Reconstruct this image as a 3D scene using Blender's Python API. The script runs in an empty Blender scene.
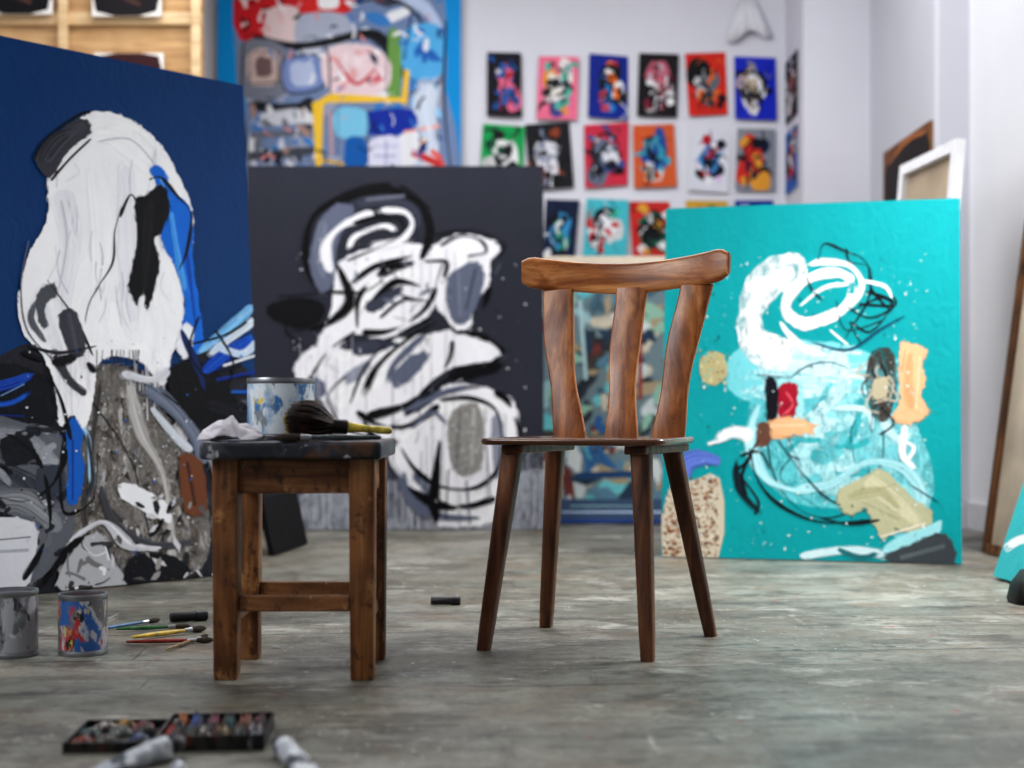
import bpy, bmesh, math, random
from mathutils import Vector, Matrix, noise

F=1422.0; HC=0.5; HY=415.0
scene=bpy.context.scene
COL=scene.collection
def P(px,py,d): return Vector(((px-512)/F*d,d,HC-(py-HY)/F*d))
def G(px,py):
    d=F*HC/(py-HY); return Vector(((px-512)/F*d,d,0))
def s2l(v):
    v=v/255.0
    return v/12.92 if v<=0.04045 else ((v+0.055)/1.055)**2.4
def C(c,a=1.0): return (s2l(c[0]),s2l(c[1]),s2l(c[2]),a)

# ---------------------------------------------------------------- materials
def newmat(name):
    m=bpy.data.materials.new(name); m.use_nodes=True
    nt=m.node_tree; b=nt.nodes['Principled BSDF']
    return m,nt,b
def mixc(nt,fac,a,b,mode='MIX'):
    n=nt.nodes.new('ShaderNodeMix'); n.data_type='RGBA'; n.blend_type=mode
    for k,v in ((0,fac),(6,a),(7,b)):
        if hasattr(v,'links'): nt.links.new(v,n.inputs[k])
        else: n.inputs[k].default_value=v
    return n.outputs[2]
def tex(nt,kind,scale=None,coord='Object',mscale=None,rot=None,**kw):
    tc=nt.nodes.new('ShaderNodeTexCoord'); out=tc.outputs[coord]
    if mscale or rot:
        mp=nt.nodes.new('ShaderNodeMapping'); nt.links.new(out,mp.inputs[0]); out=mp.outputs[0]
        if mscale: mp.inputs['Scale'].default_value=mscale
        if rot: mp.inputs['Rotation'].default_value=rot
    n=nt.nodes.new(kind); nt.links.new(out,n.inputs['Vector'])
    if scale is not None: n.inputs['Scale'].default_value=scale
    for k,v in kw.items():
        k=k.replace('_',' ')
        if k in n.inputs: n.inputs[k].default_value=v
    return n
def ramp(nt,fac,stops):
    n=nt.nodes.new('ShaderNodeValToRGB'); nt.links.new(fac,n.inputs[0])
    e=n.color_ramp.elements
    e[0].position=stops[0][0]; e[0].color=stops[0][1]
    e[1].position=stops[-1][0]; e[1].color=stops[-1][1]
    for p,c in stops[1:-1]:
        x=e.new(p); x.color=c
    return n.outputs[0]
def mth(nt,op,a,b=None,c=None,clamp=False):
    n=nt.nodes.new('ShaderNodeMath'); n.operation=op; n.use_clamp=clamp
    for i,v in enumerate((a,b,c)):
        if v is None: continue
        if hasattr(v,'links'): nt.links.new(v,n.inputs[i])
        else: n.inputs[i].default_value=v
    return n.outputs[0]
def bump(nt,b,h,strength=0.3,dist=0.01):
    n=nt.nodes.new('ShaderNodeBump'); n.inputs['Strength'].default_value=strength; n.inputs['Distance'].default_value=dist
    nt.links.new(h,n.inputs['Height']); nt.links.new(n.outputs[0],b.inputs['Normal'])
W1=(1,1,1,1); K0=(0,0,0,1)
def simple(name,c,rough=0.5,metal=0.0,var=0.15,scale=20,bm=0.1):
    m,nt,b=newmat(name)
    n=tex(nt,'ShaderNodeTexNoise',scale,Detail=4.0)
    c1=C(c); lo=tuple(x*(1-var*1.6) for x in c1[:3])+(1,); hi=tuple(min(1,x*(1+var)) for x in c1[:3])+(1,)
    o=ramp(nt,n.outputs[0],[(0.3,lo),(0.7,hi)])
    nt.links.new(o,b.inputs['Base Color'])
    b.inputs['Roughness'].default_value=rough; b.inputs['Metallic'].default_value=metal
    if bm: bump(nt,b,n.outputs[0],bm,0.004)
    return m
def wood(name,dark,mid,light,axis='Z',rough=0.38,sc=1.0,worn=None,blot=.6,spec=.5):
    m,nt,b=newmat(name)
    ms={'Z':(34,34,2.2),'X':(2.2,34,34),'Y':(34,2.2,34)}[axis]
    ms=tuple(v*sc for v in ms)
    n=tex(nt,'ShaderNodeTexNoise',1.0,mscale=ms,Detail=6.0,Distortion=0.8)
    o=ramp(nt,n.outputs[0],[(0.30,C(dark)),(0.5,C(mid)),(0.70,C(light))])
    ms2=tuple(v*4 for v in ms)
    nf=tex(nt,'ShaderNodeTexNoise',1.0,mscale=ms2,Detail=4.0)
    o=mixc(nt,1.0,o,ramp(nt,nf.outputs[0],[(0.36,(.78,.74,.70,1)),(0.5,W1)]),'MULTIPLY')
    n2=tex(nt,'ShaderNodeTexNoise',9.0,Detail=4.0)
    w=ramp(nt,n2.outputs[0],[(0.35,(blot,blot*.95,blot*.92,1)),(0.6,W1)])
    o=mixc(nt,1.0,o,w,'MULTIPLY')
    if worn:
        for k,(cc,sc3,lo) in enumerate(worn):
            n3=tex(nt,'ShaderNodeTexNoise',sc3,mscale=(1,1,.7),Detail=8.0,Roughness=.75)
            n3.inputs['Vector'].links[0].from_node.inputs['Location'].default_value=(k*2.1,k*1.3,k*.7)
            f=ramp(nt,n3.outputs[0],[(lo,K0),(lo+.06,(.85,.85,.85,1))])
            o=mixc(nt,f,o,C(cc))
    nt.links.new(o,b.inputs['Base Color'])
    r=ramp(nt,n2.outputs[0],[(0.3,(rough+.12,)*3+(1,)),(0.7,(rough-.06,)*3+(1,))])
    nt.links.new(r,b.inputs['Roughness']); b.inputs['Specular IOR Level'].default_value=spec
    bump(nt,b,n.outputs[0],0.12,0.002)
    return m
def paintmat(name,scum,rough=0.6,bs=0.4):
    m,nt,b=newmat(name)
    at=nt.nodes.new('ShaderNodeAttribute'); at.attribute_name='Col'
    n=tex(nt,'ShaderNodeTexNoise',7.0,mscale=(1,1,.4),Detail=6.0,Roughness=.65)
    v=ramp(nt,n.outputs[0],[(0.3,(0.91,0.91,0.93,1)),(0.6,W1)])
    o=mixc(nt,1.0,at.outputs['Color'],v,'MULTIPLY')
    nt.links.new(o,b.inputs['Base Color'])
    b.inputs['Roughness'].default_value=rough
    b.inputs['Specular IOR Level'].default_value=0.2
    n2=tex(nt,'ShaderNodeTexNoise',26.0,mscale=(1,1,.6),Detail=4.0,Distortion=1.4)
    bump(nt,b,n2.outputs[0],bs,0.006)
    if scum:
        n3=tex(nt,'ShaderNodeTexNoise',30.0,mscale=(1,1,0.5),Detail=9.0,Roughness=0.78,Distortion=0.5)
        ma=nt.nodes.new('ShaderNodeMapRange')
        ma.inputs[3].default_value=0.3; ma.inputs[4].default_value=0.72
        nt.links.new(at.outputs['Alpha'],ma.inputs[0])
        d=mth(nt,'SUBTRACT',ma.outputs[0],n3.outputs[0])
        a=mth(nt,'MULTIPLY_ADD',d,4.5,0.5,clamp=True)
        nt.links.new(a,b.inputs['Alpha'])
    return m
M_P=paintmat('acrylic_paint',False); M_S=paintmat('scumbled_paint',True)
M_STRETCH=wood('stretcher_pine',(150,110,70),(190,150,100),(215,180,130),'Z',0.6)

def floormat():
    m,nt,b=newmat('worn_floorboards')
    A=math.radians(-5)
    tc=nt.nodes.new('ShaderNodeTexCoord'); mp=nt.nodes.new('ShaderNodeMapping'); nt.links.new(tc.outputs['Object'],mp.inputs[0])
    mp.inputs['Rotation'].default_value=(0,0,A)
    wn=nt.nodes.new('ShaderNodeTexNoise'); wn.inputs['Scale'].default_value=2.2; wn.inputs['Detail'].default_value=5
    nt.links.new(mp.outputs[0],wn.inputs['Vector'])
    sx=nt.nodes.new('ShaderNodeSeparateXYZ'); nt.links.new(mp.outputs[0],sx.inputs[0])
    y=mth(nt,'MULTIPLY_ADD',wn.outputs[0],0.045,sx.outputs[1])
    ys=mth(nt,'DIVIDE',y,0.165); row=mth(nt,'FLOOR',ys); fy=mth(nt,'FRACT',ys)
    w1=nt.nodes.new('ShaderNodeTexWhiteNoise'); w1.noise_dimensions='1D'; nt.links.new(row,w1.inputs['W'])
    xs=mth(nt,'MULTIPLY_ADD',w1.outputs[0],7.3,mth(nt,'DIVIDE',sx.outputs[0],3.0))
    ci=mth(nt,'FLOOR',xs); fx=mth(nt,'FRACT',xs)
    w2=nt.nodes.new('ShaderNodeTexWhiteNoise'); w2.noise_dimensions='1D'
    nt.links.new(mth(nt,'MULTIPLY_ADD',row,13.7,ci),w2.inputs['W'])
    ey=mth(nt,'MINIMUM',fy,mth(nt,'SUBTRACT',1.0,fy)); ex=mth(nt,'MULTIPLY',mth(nt,'MINIMUM',fx,mth(nt,'SUBTRACT',1.0,fx)),40)
    ed=mth(nt,'MINIMUM',ey,ex)
    seamn=tex(nt,'ShaderNodeTexNoise',6.0,Detail=8.0,Roughness=.75)
    sw=mth(nt,'MULTIPLY',mth(nt,'SUBTRACT',seamn.outputs[0],0.42),0.30)
    seam=mth(nt,'MULTIPLY',mth(nt,'SUBTRACT',sw,ed),45.0,clamp=True)
    base=ramp(nt,w2.outputs[0],[(0.0,C((118,119,111))),(0.5,C((130,129,120))),(1.0,C((142,139,129)))])
    g=tex(nt,'ShaderNodeTexNoise',1.0,mscale=(3.2,22,1),rot=(0,0,A),Detail=10.0,Roughness=0.78)
    gr=ramp(nt,g.outputs[0],[(0.33,(0.58,0.57,0.53,1)),(0.5,(0.93,0.93,0.91,1)),(0.66,(1.1,1.1,1.1,1))])
    o=mixc(nt,.55,base,gr,'MULTIPLY')
    def off(n,x,y): n.inputs['Vector'].links[0].from_node.inputs['Location'].default_value=(x,y,0); return n
    p=tex(nt,'ShaderNodeTexNoise',1.6,Detail=14.0,Roughness=0.8)
    pf=ramp(nt,p.outputs[0],[(0.42,K0),(0.58,(.95,.95,.95,1))])
    o=mixc(nt,pf,o,mixc(nt,1.0,o,(0.46,0.44,0.38,1),'MULTIPLY'))
    # grime, worn paint, bare wood, coloured stains; ragged and mostly isotropic
    for i,(sc,ms,rz,lo,wd,fc,c) in enumerate((
        (4.6,(.8,1.3,1),A,.51,.07,.8,(66,61,53)),(3.4,(.8,1.2,1),A,.56,.06,.75,(172,171,162)),(9,(.8,1.4,1),.4,.54,.07,.7,(54,48,43)),
        (8.0,(.7,1.5,1),-.3,.575,.05,.65,(168,165,156)),(2.1,(.8,1.6,1),A,.53,.09,.65,(110,91,72)),(16.0,(.8,1.2,1),.7,.57,.05,.65,(44,40,37)),
        (3.3,(.8,1.2,1),.2,.62,.05,.55,(136,66,52)),(2.4,(1,1,1),0,.64,.05,.4,(84,104,108)),(26.0,(.8,1.2,1),A,.60,.05,.6,(186,184,177)),(40.0,(1,1,1),A,.58,.06,.5,(60,55,50)))):
        n=off(tex(nt,'ShaderNodeTexNoise',sc,mscale=ms,rot=(0,0,rz),Detail=12.0,Roughness=.80),i*2.37,i*4.1)
        o=mixc(nt,ramp(nt,n.outputs[0],[(lo,K0),(lo+wd,(fc,fc,fc,1))]),o,C(c))
    for i,(sc,th,c,lo) in enumerate(((36,0.12,(220,220,216),.52),(15,.085,(214,214,210),.56),(28,0.14,(30,28,30),.48),(9,0.11,(34,32,34),.50),(7,0.06,(160,52,42),.48),(6,.05,(50,90,120),.52))):
        dn=tex(nt,'ShaderNodeTexNoise',sc*1.6,Detail=2.0)
        v=tex(nt,'ShaderNodeTexVoronoi',sc)
        vv=mth(nt,'MULTIPLY_ADD',dn.outputs[0],.14,mth(nt,'SUBTRACT',v.outputs[0],.07))
        f=ramp(nt,vv,[(th*0.6,(0.8,0.8,0.8,1)),(th,K0)])
        n=off(tex(nt,'ShaderNodeTexNoise',1.7,mscale=(1,1,1),Detail=2.0),i*3.1,i*5.7)
        f2=ramp(nt,n.outputs[0],[(lo,K0),(lo+.05,W1)])
        o=mixc(nt,mixc(nt,1.0,f,f2,'MULTIPLY'),o,C(c))
    for i,(ms,rz,lo,c) in enumerate((((12,1.3,1),.9,.60,(48,42,38)),((1.4,15,1),.35,.61,(46,42,38)),((14,1.2,1),-.5,.63,(90,60,50)),((2.0,30,1),A,.59,(40,36,34)),((9,1.6,1),1.3,.62,(176,174,168)))):
        s=off(tex(nt,'ShaderNodeTexNoise',1.0,mscale=ms,rot=(0,0,rz),Detail=10.0,Roughness=.78),i*2.3,i*1.7)
        sf=ramp(nt,s.outputs[0],[(lo,K0),(lo+.05,(0.7,0.7,0.7,1))])
        o=mixc(nt,sf,o,C(c))
    o=mixc(nt,mth(nt,'MULTIPLY',seam,.68),o,C((40,36,33)))
    nt.links.new(o,b.inputs['Base Color'])
    r=ramp(nt,p.outputs[0],[(0.35,(0.32,)*3+(1,)),(0.65,(0.58,)*3+(1,))])
    nt.links.new(r,b.inputs['Roughness'])
    h=mixc(nt,0.5,p.outputs[0],g.outputs[0])
    h=mixc(nt,mth(nt,'MULTIPLY',seam,.5),h,K0)
    bump(nt,b,h,0.4,0.006)
    return m
M_FLOOR=floormat()
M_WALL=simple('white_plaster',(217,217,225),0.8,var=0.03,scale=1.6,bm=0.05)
M_WALL2=simple('shaded_plaster',(197,198,205),0.8,var=0.03,scale=1.6,bm=0.05)  # same white plaster, with the side wall's shade put into its colour
M_WALL3=simple('lit_plaster',(222,223,227),0.8,var=0.03,scale=1.6,bm=0.05)  # same white plaster, the right wall's stronger light painted into its colour
M_CEIL=simple('ceiling_paint',(215,215,215),0.9,var=.03,scale=2)
M_TRIM=simple('trim_paint',(205,205,210),0.5,var=.05)

# ---------------------------------------------------------------- mesh helpers
def link(o,parent=None):
    COL.objects.link(o)
    if parent: o.parent=parent
    return o
def fin(name,bm,mat,parent=None,smooth=False,bevel=0,loc=None,rot=None,angle=40):
    bmesh.ops.recalc_face_normals(bm,faces=bm.faces)
    me=bpy.data.meshes.new(name); bm.to_mesh(me); bm.free()
    if isinstance(mat,(list,tuple)):
        for m in mat: me.materials.append(m)
    else: me.materials.append(mat)
    if smooth:
        for p in me.polygons: p.use_smooth=True
        try: me.set_sharp_from_angle(angle=math.radians(angle))
        except Exception: pass
    o=bpy.data.objects.new(name,me); link(o,parent)
    if loc is not None: o.location=loc
    if rot is not None: o.rotation_euler=rot
    if bevel:
        md=o.modifiers.new('bevel','BEVEL'); md.width=bevel; md.segments=3; md.limit_method='ANGLE'
    return o
def addbox(bm,x0,x1,y0,y1,z0,z1,mi=0):
    v=[bm.verts.new((x,y,z)) for z in (z0,z1) for y in (y0,y1) for x in (x0,x1)]
    for f in ((0,2,3,1),(4,5,7,6),(0,1,5,4),(2,6,7,3),(0,4,6,2),(1,3,7,5)):
        fc=bm.faces.new([v[i] for i in f]); fc.material_index=mi
def box(name,x0,x1,y0,y1,z0,z1,mat,parent=None,bevel=0,**k):
    bm=bmesh.new(); addbox(bm,x0,x1,y0,y1,z0,z1)
    return fin(name,bm,mat,parent,bevel=bevel,**k)
def loft(name,rings,mat,parent=None,smooth=True,caps=True,bevel=0,**k):
    bm=bmesh.new(); R=[[bm.verts.new(p) for p in r] for r in rings]
    n=len(rings[0])
    for a,b in zip(R[:-1],R[1:]):
        for i in range(n):
            bm.faces.new((a[i],a[(i+1)%n],b[(i+1)%n],b[i]))
    if caps:
        bm.faces.new(list(reversed(R[0]))); bm.faces.new(R[-1])
    return fin(name,bm,mat,parent,smooth=smooth,bevel=bevel,**k)
def lathe(name,prof,mat,parent=None,n=28,axis='Z',**k):
    rings=[]
    for r,z in prof:
        r=max(r,1e-4)
        ring=[]
        for i in range(n):
            a=2*math.pi*i/n
            q=(r*math.cos(a),r*math.sin(a),z)
            if axis=='X': q=(z,r*math.cos(a),r*math.sin(a))
            ring.append(q)
        rings.append(ring)
    return loft(name,rings,mat,parent,**k)
def rrect(hx,hy,r,n=4):
    pts=[]
    for cx,cy,a0 in ((hx-r,hy-r,0),(-hx+r,hy-r,90),(-hx+r,-hy+r,180),(hx-r,-hy+r,270)):
        for i in range(n+1):
            a=math.radians(a0+90*i/n); pts.append((cx+r*math.cos(a),cy+r*math.sin(a)))
    return pts
def top(name,label,cat,loc=(0,0,0),rz=0,group=None,M=None):
    e=bpy.data.objects.new(name,None); e.empty_display_size=0.1; link(e)
    if M is not None: e.matrix_world=M
    else: e.location=loc; e.rotation_euler=(0,0,rz)
    e['label']=label; e['category']=cat
    if group: e['group']=group
    return e
def tag(o,label,cat,group=None):
    o['label']=label; o['category']=cat
    if group: o['group']=group
    return o

# ---------------------------------------------------------------- painting engine
def catmull(pts,closed,seg=7):
    n=len(pts); out=[]
    if n<3: seg=1
    rng=range(n) if closed else range(n-1)
    for i in rng:
        if closed: p0,p1,p2,p3=pts[(i-1)%n],pts[i],pts[(i+1)%n],pts[(i+2)%n]
        else: p0,p1,p2,p3=pts[max(i-1,0)],pts[i],pts[i+1],pts[min(i+2,n-1)]
        for s in range(seg):
            t=s/seg; t2=t*t; t3=t2*t
            out.append(tuple(0.5*((2*p1[k])+(-p0[k]+p2[k])*t+(2*p0[k]-5*p1[k]+4*p2[k]-p3[k])*t2+(-p0[k]+3*p1[k]-3*p2[k]+p3[k])*t3) for k in (0,1)))
    if not closed: out.append(tuple(pts[-1]))
    return out
class Paint:
    def __init__(s,W,Hh,t,base,tolocal,seed=1,edge=None,eps=1.2e-5):
        s.W=W;s.H=Hh;s.tl=tolocal;s.v=[];s.f=[];s.c=[];s.m=[];s.k=2;s.r=random.Random(seed);s.eps=eps
        v=[(x,y,z) for z in (0,Hh) for y in (0,t) for x in (0,W)]; s.v+=v
        fs=((0,1,5,4),(0,2,3,1),(4,5,7,6),(2,6,7,3),(0,4,6,2),(1,3,7,5))
        ec=edge if edge else base
        for i,f in enumerate(fs):
            s.f.append(f); s.c.append(C(base) if i==0 else (C((200,192,178)) if i==3 else C(ec))); s.m.append(0)
    def _pt(s,x,y,k):
        u,v=s.tl(x,y)
        s.v.append((min(max(u,0.0005),s.W-0.0005),-s.eps*k,min(max(v,0.0005),s.H-0.0005)))
    def _emit(s,pts,c,a,k):
        b=len(s.v)
        for p in pts: s._pt(p[0],p[1],k)
        s.f.append(tuple(range(b,b+len(pts)))); s.c.append(C(c,1.0 if a is None else a)); s.m.append(0 if a is None else 1)
    def poly(s,pts,c,a=None,smooth=True,rough=0.5,fray=0):
        s.k+=1
        q=catmull(pts,True) if smooth else catmull(pts,True,3)
        if rough: q=[(x+s.r.gauss(0,rough),y+s.r.gauss(0,rough)) for x,y in q]
        s._emit(q,c,a,s.k)
        if fray:
            n=len(q); s.k+=1
            for i in range(n):
                x0,y0=q[i];x1,y1=q[(i+1)%n]; L=math.hypot(x1-x0,y1-y0) or 1; tx,ty=(x1-x0)/L,(y1-y0)/L
                l=s.r.uniform(3,4+fray*2.5); w=s.r.uniform(.6,1.6); o=s.r.uniform(-1,.6)*fray*.3
                bx=x0-ty*o; by=y0+tx*o; an=s.r.gauss(0,.18)
                dx,dy=tx*math.cos(an)-ty*math.sin(an),tx*math.sin(an)+ty*math.cos(an)
                s._emit([(bx-dy*w*.5,by+dx*w*.5),(bx+dx*l,by+dy*l),(bx+dy*w*.5,by-dx*w*.5),(bx-dx*2,by-dy*2)],c,a,s.k)
    def line(s,pts,w,c,a=None,dry=0,jit=18,smooth=True,taper=True,am=None):
        q=pts if smooth=='raw' else (catmull(pts,False,8) if smooth else list(pts))
        n=len(q)
        if n<2: return
        nor=[]
        for i in range(n):
            a0=q[max(i-1,0)]; b0=q[min(i+1,n-1)]
            dx,dy=b0[0]-a0[0],b0[1]-a0[1]; l=math.hypot(dx,dy) or 1
            nor.append((-dy/l,dx/l))
        ph=s.r.uniform(0,6.28); fq=s.r.uniform(.18,.4); am=am or s.r.uniform(.1,.3)
        def strip(o0,o1,i0,i1,col,kk):
            b=len(s.v); m=i1-i0+1
            for i in range(i0,i1+1):
                e=min((i-i0+0.25)/1.6,(i1-i+0.25)/1.6,1.0); tp=math.sqrt(max(e,0.05)) if taper else 1
                jw=1+am*math.sin(i*fq+ph)+s.r.uniform(-.08,.08)
                for o in (o0,o1):
                    off=o*w*tp*jw
                    s._pt(q[i][0]+nor[i][0]*off,q[i][1]+nor[i][1]*off,kk)
            for j in range(m-1):
                s.f.append((b+2*j,b+2*j+1,b+2*j+3,b+2*j+2)); s.c.append(C(col,1.0 if a is None else a)); s.m.append(0 if a is None else 1)
        s.k+=1
        if not dry:
            strip(-.5,.5,0,n-1,c,s.k)
        else:
            sh=int(n*.12)
            strip(-.40,.40,s.r.randint(0,sh),n-1-s.r.randint(0,sh),c,s.k)
            s.k+=1
            dry=int(dry*1.6)
            for d in range(dry):
                o=-.55+1.1*(d+.5)/dry
                hw=.55/dry*s.r.uniform(.35,1.1)
                i0=s.r.randint(0,max(0,int(n*.2))); i1=n-1-s.r.randint(0,max(0,int(n*.3)))
                if i1-i0<1: continue
                jj=s.r.uniform(-jit,jit*.6)
                col=tuple(min(255,max(0,v+jj)) for v in c)
                strip(o-hw,o+hw,i0,i1,col,s.k)
    def brk(s,pts,w,c,n=3):
        q=catmull(pts,False,9); L=len(q); cuts=sorted([0,L-1]+[int(L*(i+s.r.uniform(-.2,.2))/n) for i in range(1,n)])
        for a,b in zip(cuts[:-1],cuts[1:]):
            a2=max(0,a+s.r.choice((-2,0,1,2))); b2=min(L,b+s.r.choice((-2,-1,1,3)))
            if b2-a2<4: continue
            ww=w*s.r.choice((.45,.8,1.2,1.7)); ox,oy=s.r.uniform(-1.5,1.5),s.r.uniform(-1.5,1.5)
            s.line([(x+ox,y+oy) for x,y in q[a2:b2]],ww,c,dry=(5 if ww>4 else 0),jit=26,smooth='raw',am=.45)
    def dots(s,x0,x1,y0,y1,n,r0,r1,cols,a=None):
        s.k+=1
        for i in range(n):
            x=s.r.uniform(x0,x1); y=s.r.uniform(y0,y1); r=s.r.uniform(r0,r1)*s.r.random()+r0*.3
            e=s.r.uniform(.6,1.4)
            s._emit([(x+r*e*math.cos(t*math.pi/3.5),y+r/e*math.sin(t*math.pi/3.5)) for t in range(7)],s.r.choice(cols),a,s.k)
    def mess(s,x0,x1,y0,y1,n,cols,lmin=15,lmax=45,w0=2,w1=12,dry=True):
        for i in range(n):
            x=s.r.uniform(x0,x1);y=s.r.uniform(y0,y1);an=s.r.uniform(0,math.pi*2);l=s.r.uniform(lmin,lmax)
            bx=s.r.uniform(-.35,.35)*l
            p=[(x,y),(x+math.cos(an)*l*.5-math.sin(an)*bx,y+math.sin(an)*l*.5+math.cos(an)*bx),(x+math.cos(an)*l,y+math.sin(an)*l)]
            p=[(min(max(a_,x0),x1),min(max(b_,y0),y1)) for a_,b_ in p]
            w=s.r.uniform(w0,w1)
            s.line(p,w,s.r.choice(cols),dry=(5 if dry and w>5 else 0))
    def shards(s,x0,x1,y0,y1,n,cols,r0,r1,asp=1.6,a=None):
        for i in range(n):
            s.k+=.34
            x=s.r.uniform(x0,x1);y=s.r.uniform(y0,y1);an=s.r.uniform(0,3.14);r=s.r.uniform(r0,r1)
            m=s.r.choice((4,4,5,6)); pts=[]
            for j in range(m):
                t=6.283*(j+s.r.uniform(-.25,.25))/m; ex,ey=r*asp*math.cos(t),r/asp*math.sin(t)
                pts.append((min(max(x+ex*math.cos(an)-ey*math.sin(an),x0),x1),min(max(y+ex*math.sin(an)+ey*math.cos(an),y0),y1)))
            s._emit(pts,s.r.choice(cols),a,s.k)
    def obj(s,name,parent=None,warp=None):
        v=s.v
        if warp: v=[warp(*q) for q in v]
        me=bpy.data.meshes.new(name); me.from_pydata(v,[],s.f)
        me.materials.append(M_P); me.materials.append(M_S)
        ca=me.color_attributes.new('Col','FLOAT_COLOR','CORNER')
        arr=[]
        for f,c in zip(s.f,s.c): arr+=list(c)*len(f)
        ca.data.foreach_set('color',arr)
        me.polygons.foreach_set('material_index',s.m)
        me.update()
        o=bpy.data.objects.new(name,me); link(o,parent); return o
class Frame:
    def __init__(s,A,B,h,lean,t=0.03,z0=0.0):
        A=Vector((A[0],A[1],0));B=Vector((B[0],B[1],0))
        s.W=(B-A).length; s.H=h; s.t=t
        U=(B-A).normalized(); hb=Vector((0,0,1)).cross(U)
        V=(hb*lean+Vector((0,0,1))*math.sqrt(h*h-lean*lean))/h
        Bk=V.cross(U); s.U,s.V,s.Bk=U,V,Bk
        s.O=A+Vector((0,0,z0+t*lean/h+0.001 if z0==0 else z0))
        s.M=Matrix(((U.x,Bk.x,V.x,s.O.x),(U.y,Bk.y,V.y,s.O.y),(U.z,Bk.z,V.z,s.O.z),(0,0,0,1)))
    def tl(s,px,py):
        c=Vector((0,0,HC)); d=Vector(((px-512)/F,1,-(py-HY)/F))
        t=(s.O-c).dot(s.Bk)/d.dot(s.Bk); p=c+d*t-s.O
        return p.dot(s.U),p.dot(s.V)
def stretcher(fr,parent,mat=None,w=0.045):
    bm=bmesh.new(); W,Hh,t=fr.W,fr.H,fr.t
    y0,y1=t+0.0005,t+0.018
    addbox(bm,0.004,w,y0,y1,0.012,Hh-.004); addbox(bm,W-w,W-.004,y0,y1,0.012,Hh-.004)
    addbox(bm,w,W-w,y0,y1,0.012,0.012+w); addbox(bm,w,W-w,y0,y1,Hh-w,Hh-.004)
    addbox(bm,W/2-w/2,W/2+w/2,y0,y1,w+.012,Hh-w)
    return fin('stretcher_frame',bm,mat or M_STRETCH,parent)
def painting(fr,p,name,label,cat='painting',st=True,group=None):
    e=top(name,label,cat,M=fr.M,group=group)
    p.obj('canvas',e)
    if st: stretcher(fr,e)
    return e

# ---------------------------------------------------------------- room shell
def struct(o): o['kind']='structure'; return o
struct(box('floor',-3.1,2.4,-1.5,8.1,-0.05,0,M_FLOOR))
struct(box('wall_back',-3.0,1.536,8.0,8.1,0,3.3,M_WALL))
struct(box('wall_corner',1.536,2.4,7.5,8.1,0,3.3,M_WALL))
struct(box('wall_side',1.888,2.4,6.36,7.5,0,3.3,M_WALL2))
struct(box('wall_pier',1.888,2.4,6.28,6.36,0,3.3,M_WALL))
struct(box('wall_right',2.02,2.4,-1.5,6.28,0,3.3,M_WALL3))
struct(box('wall_left',-3.1,-3.0,-1.5,8.1,0,3.3,M_WALL))
struct(box('ceiling',-3.1,2.4,-1.5,8.1,3.3,3.4,M_CEIL))
struct(box('baseboard_right',2.005,2.02,-1.5,6.27,0,0.12,M_TRIM,bevel=.003))
struct(box('baseboard_back',-3.0,1.536,7.985,8.0,0,0.12,M_TRIM,bevel=.003))

# ---------------------------------------------------------------- BLUE PAINTING
A0=G(0,598); B0=G(262,572)
dirv=(A0-B0).normalized(); A_=B0+dirv*1.22
fr=Frame(A_,B0,1.565,0.10,t=0.035)
p=Paint(fr.W,fr.H,fr.t,(0,58,112),fr.tl,seed=11,edge=(150,140,125))
WH=(250,249,251); BK=(10,10,15)
p.poly([(-80,354),(-20,364),(30,344),(60,380),(110,365),(160,372),(200,352),(240,362),(262,420),(264,575),(150,590),(0,605),(-90,620)],(38,38,46),fray=3)
p.mess(-60,258,390,590,60,[(128,128,132),(24,24,30),(165,162,160),(82,84,94),(54,56,64),(200,198,200)],20,60,3,16)
p.shards(-60,258,400,590,90,[(30,30,36),(150,148,150),(205,204,206),(90,92,100),(64,62,66)],2,9)
body=[(92,372),(132,370),(152,400),(178,434),(202,474),(206,560),(150,585),(88,582),(70,520),(78,440)]
p.poly(body,(132,126,120),fray=3)
for i in range(80):
    x=p.r.uniform(80,196); y=p.r.uniform(385,560)
    if x>110+ (y-370)*.55: continue
    p.line([(x,y),(x+p.r.uniform(-6,10),y+p.r.uniform(10,20)),(x+p.r.uniform(-8,20),y+p.r.uniform(20,46))],p.r.uniform(2,9),p.r.choice([(84,80,78),(160,155,150),(60,56,54),(188,184,180),(112,100,90),(206,204,202)]),dry=4,jit=36)
p.poly(body,(50,46,44),a=.40); p.poly(body,(196,190,184),a=.28)
p.dots(80,200,385,580,520,.4,1.6,[(35,32,32),(214,210,206),(90,76,64),(176,172,168)])
p.line([(100,380),(92,440),(84,520),(100,580)],7,(70,66,64),dry=6,jit=40)
p.line([(128,378),(140,430),(164,480),(172,560)],9,(190,187,184),dry=7,jit=40,am=.5)
p.line([(90,400),(130,460),(150,540)],1.6,BK)
p.poly([(-60,372),(20,366),(52,392),(44,430),(-60,440)],(14,18,28),fray=3)
for q,w,c in (([(-40,384),(0,386),(34,374)],8,(16,70,170)),([(-40,402),(5,404),(30,392)],6,(24,96,196)),([(-30,414),(24,416)],5,(10,40,110)),([(0,396),(24,384)],3,(120,160,210))):
    p.line(q,w,c,dry=6,jit=40)
p.poly([(-60,428),(30,424),(66,444),(74,520),(58,562),(0,600),(-60,600)],(100,102,110),smooth=False,fray=3)
p.line([(-50,445),(20,438),(60,470)],22,(146,148,154),dry=10,jit=36)
p.line([(-40,480),(10,476),(50,510)],24,(70,72,82),dry=10,jit=36)
p.line([(-40,510),(20,500),(60,530)],20,(132,134,140),dry=10,jit=36)
p.mess(-40,62,430,585,34,[(206,206,210),(112,114,122),(40,42,50),(160,162,170),(20,20,26)],10,34,1.5,9)
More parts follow.
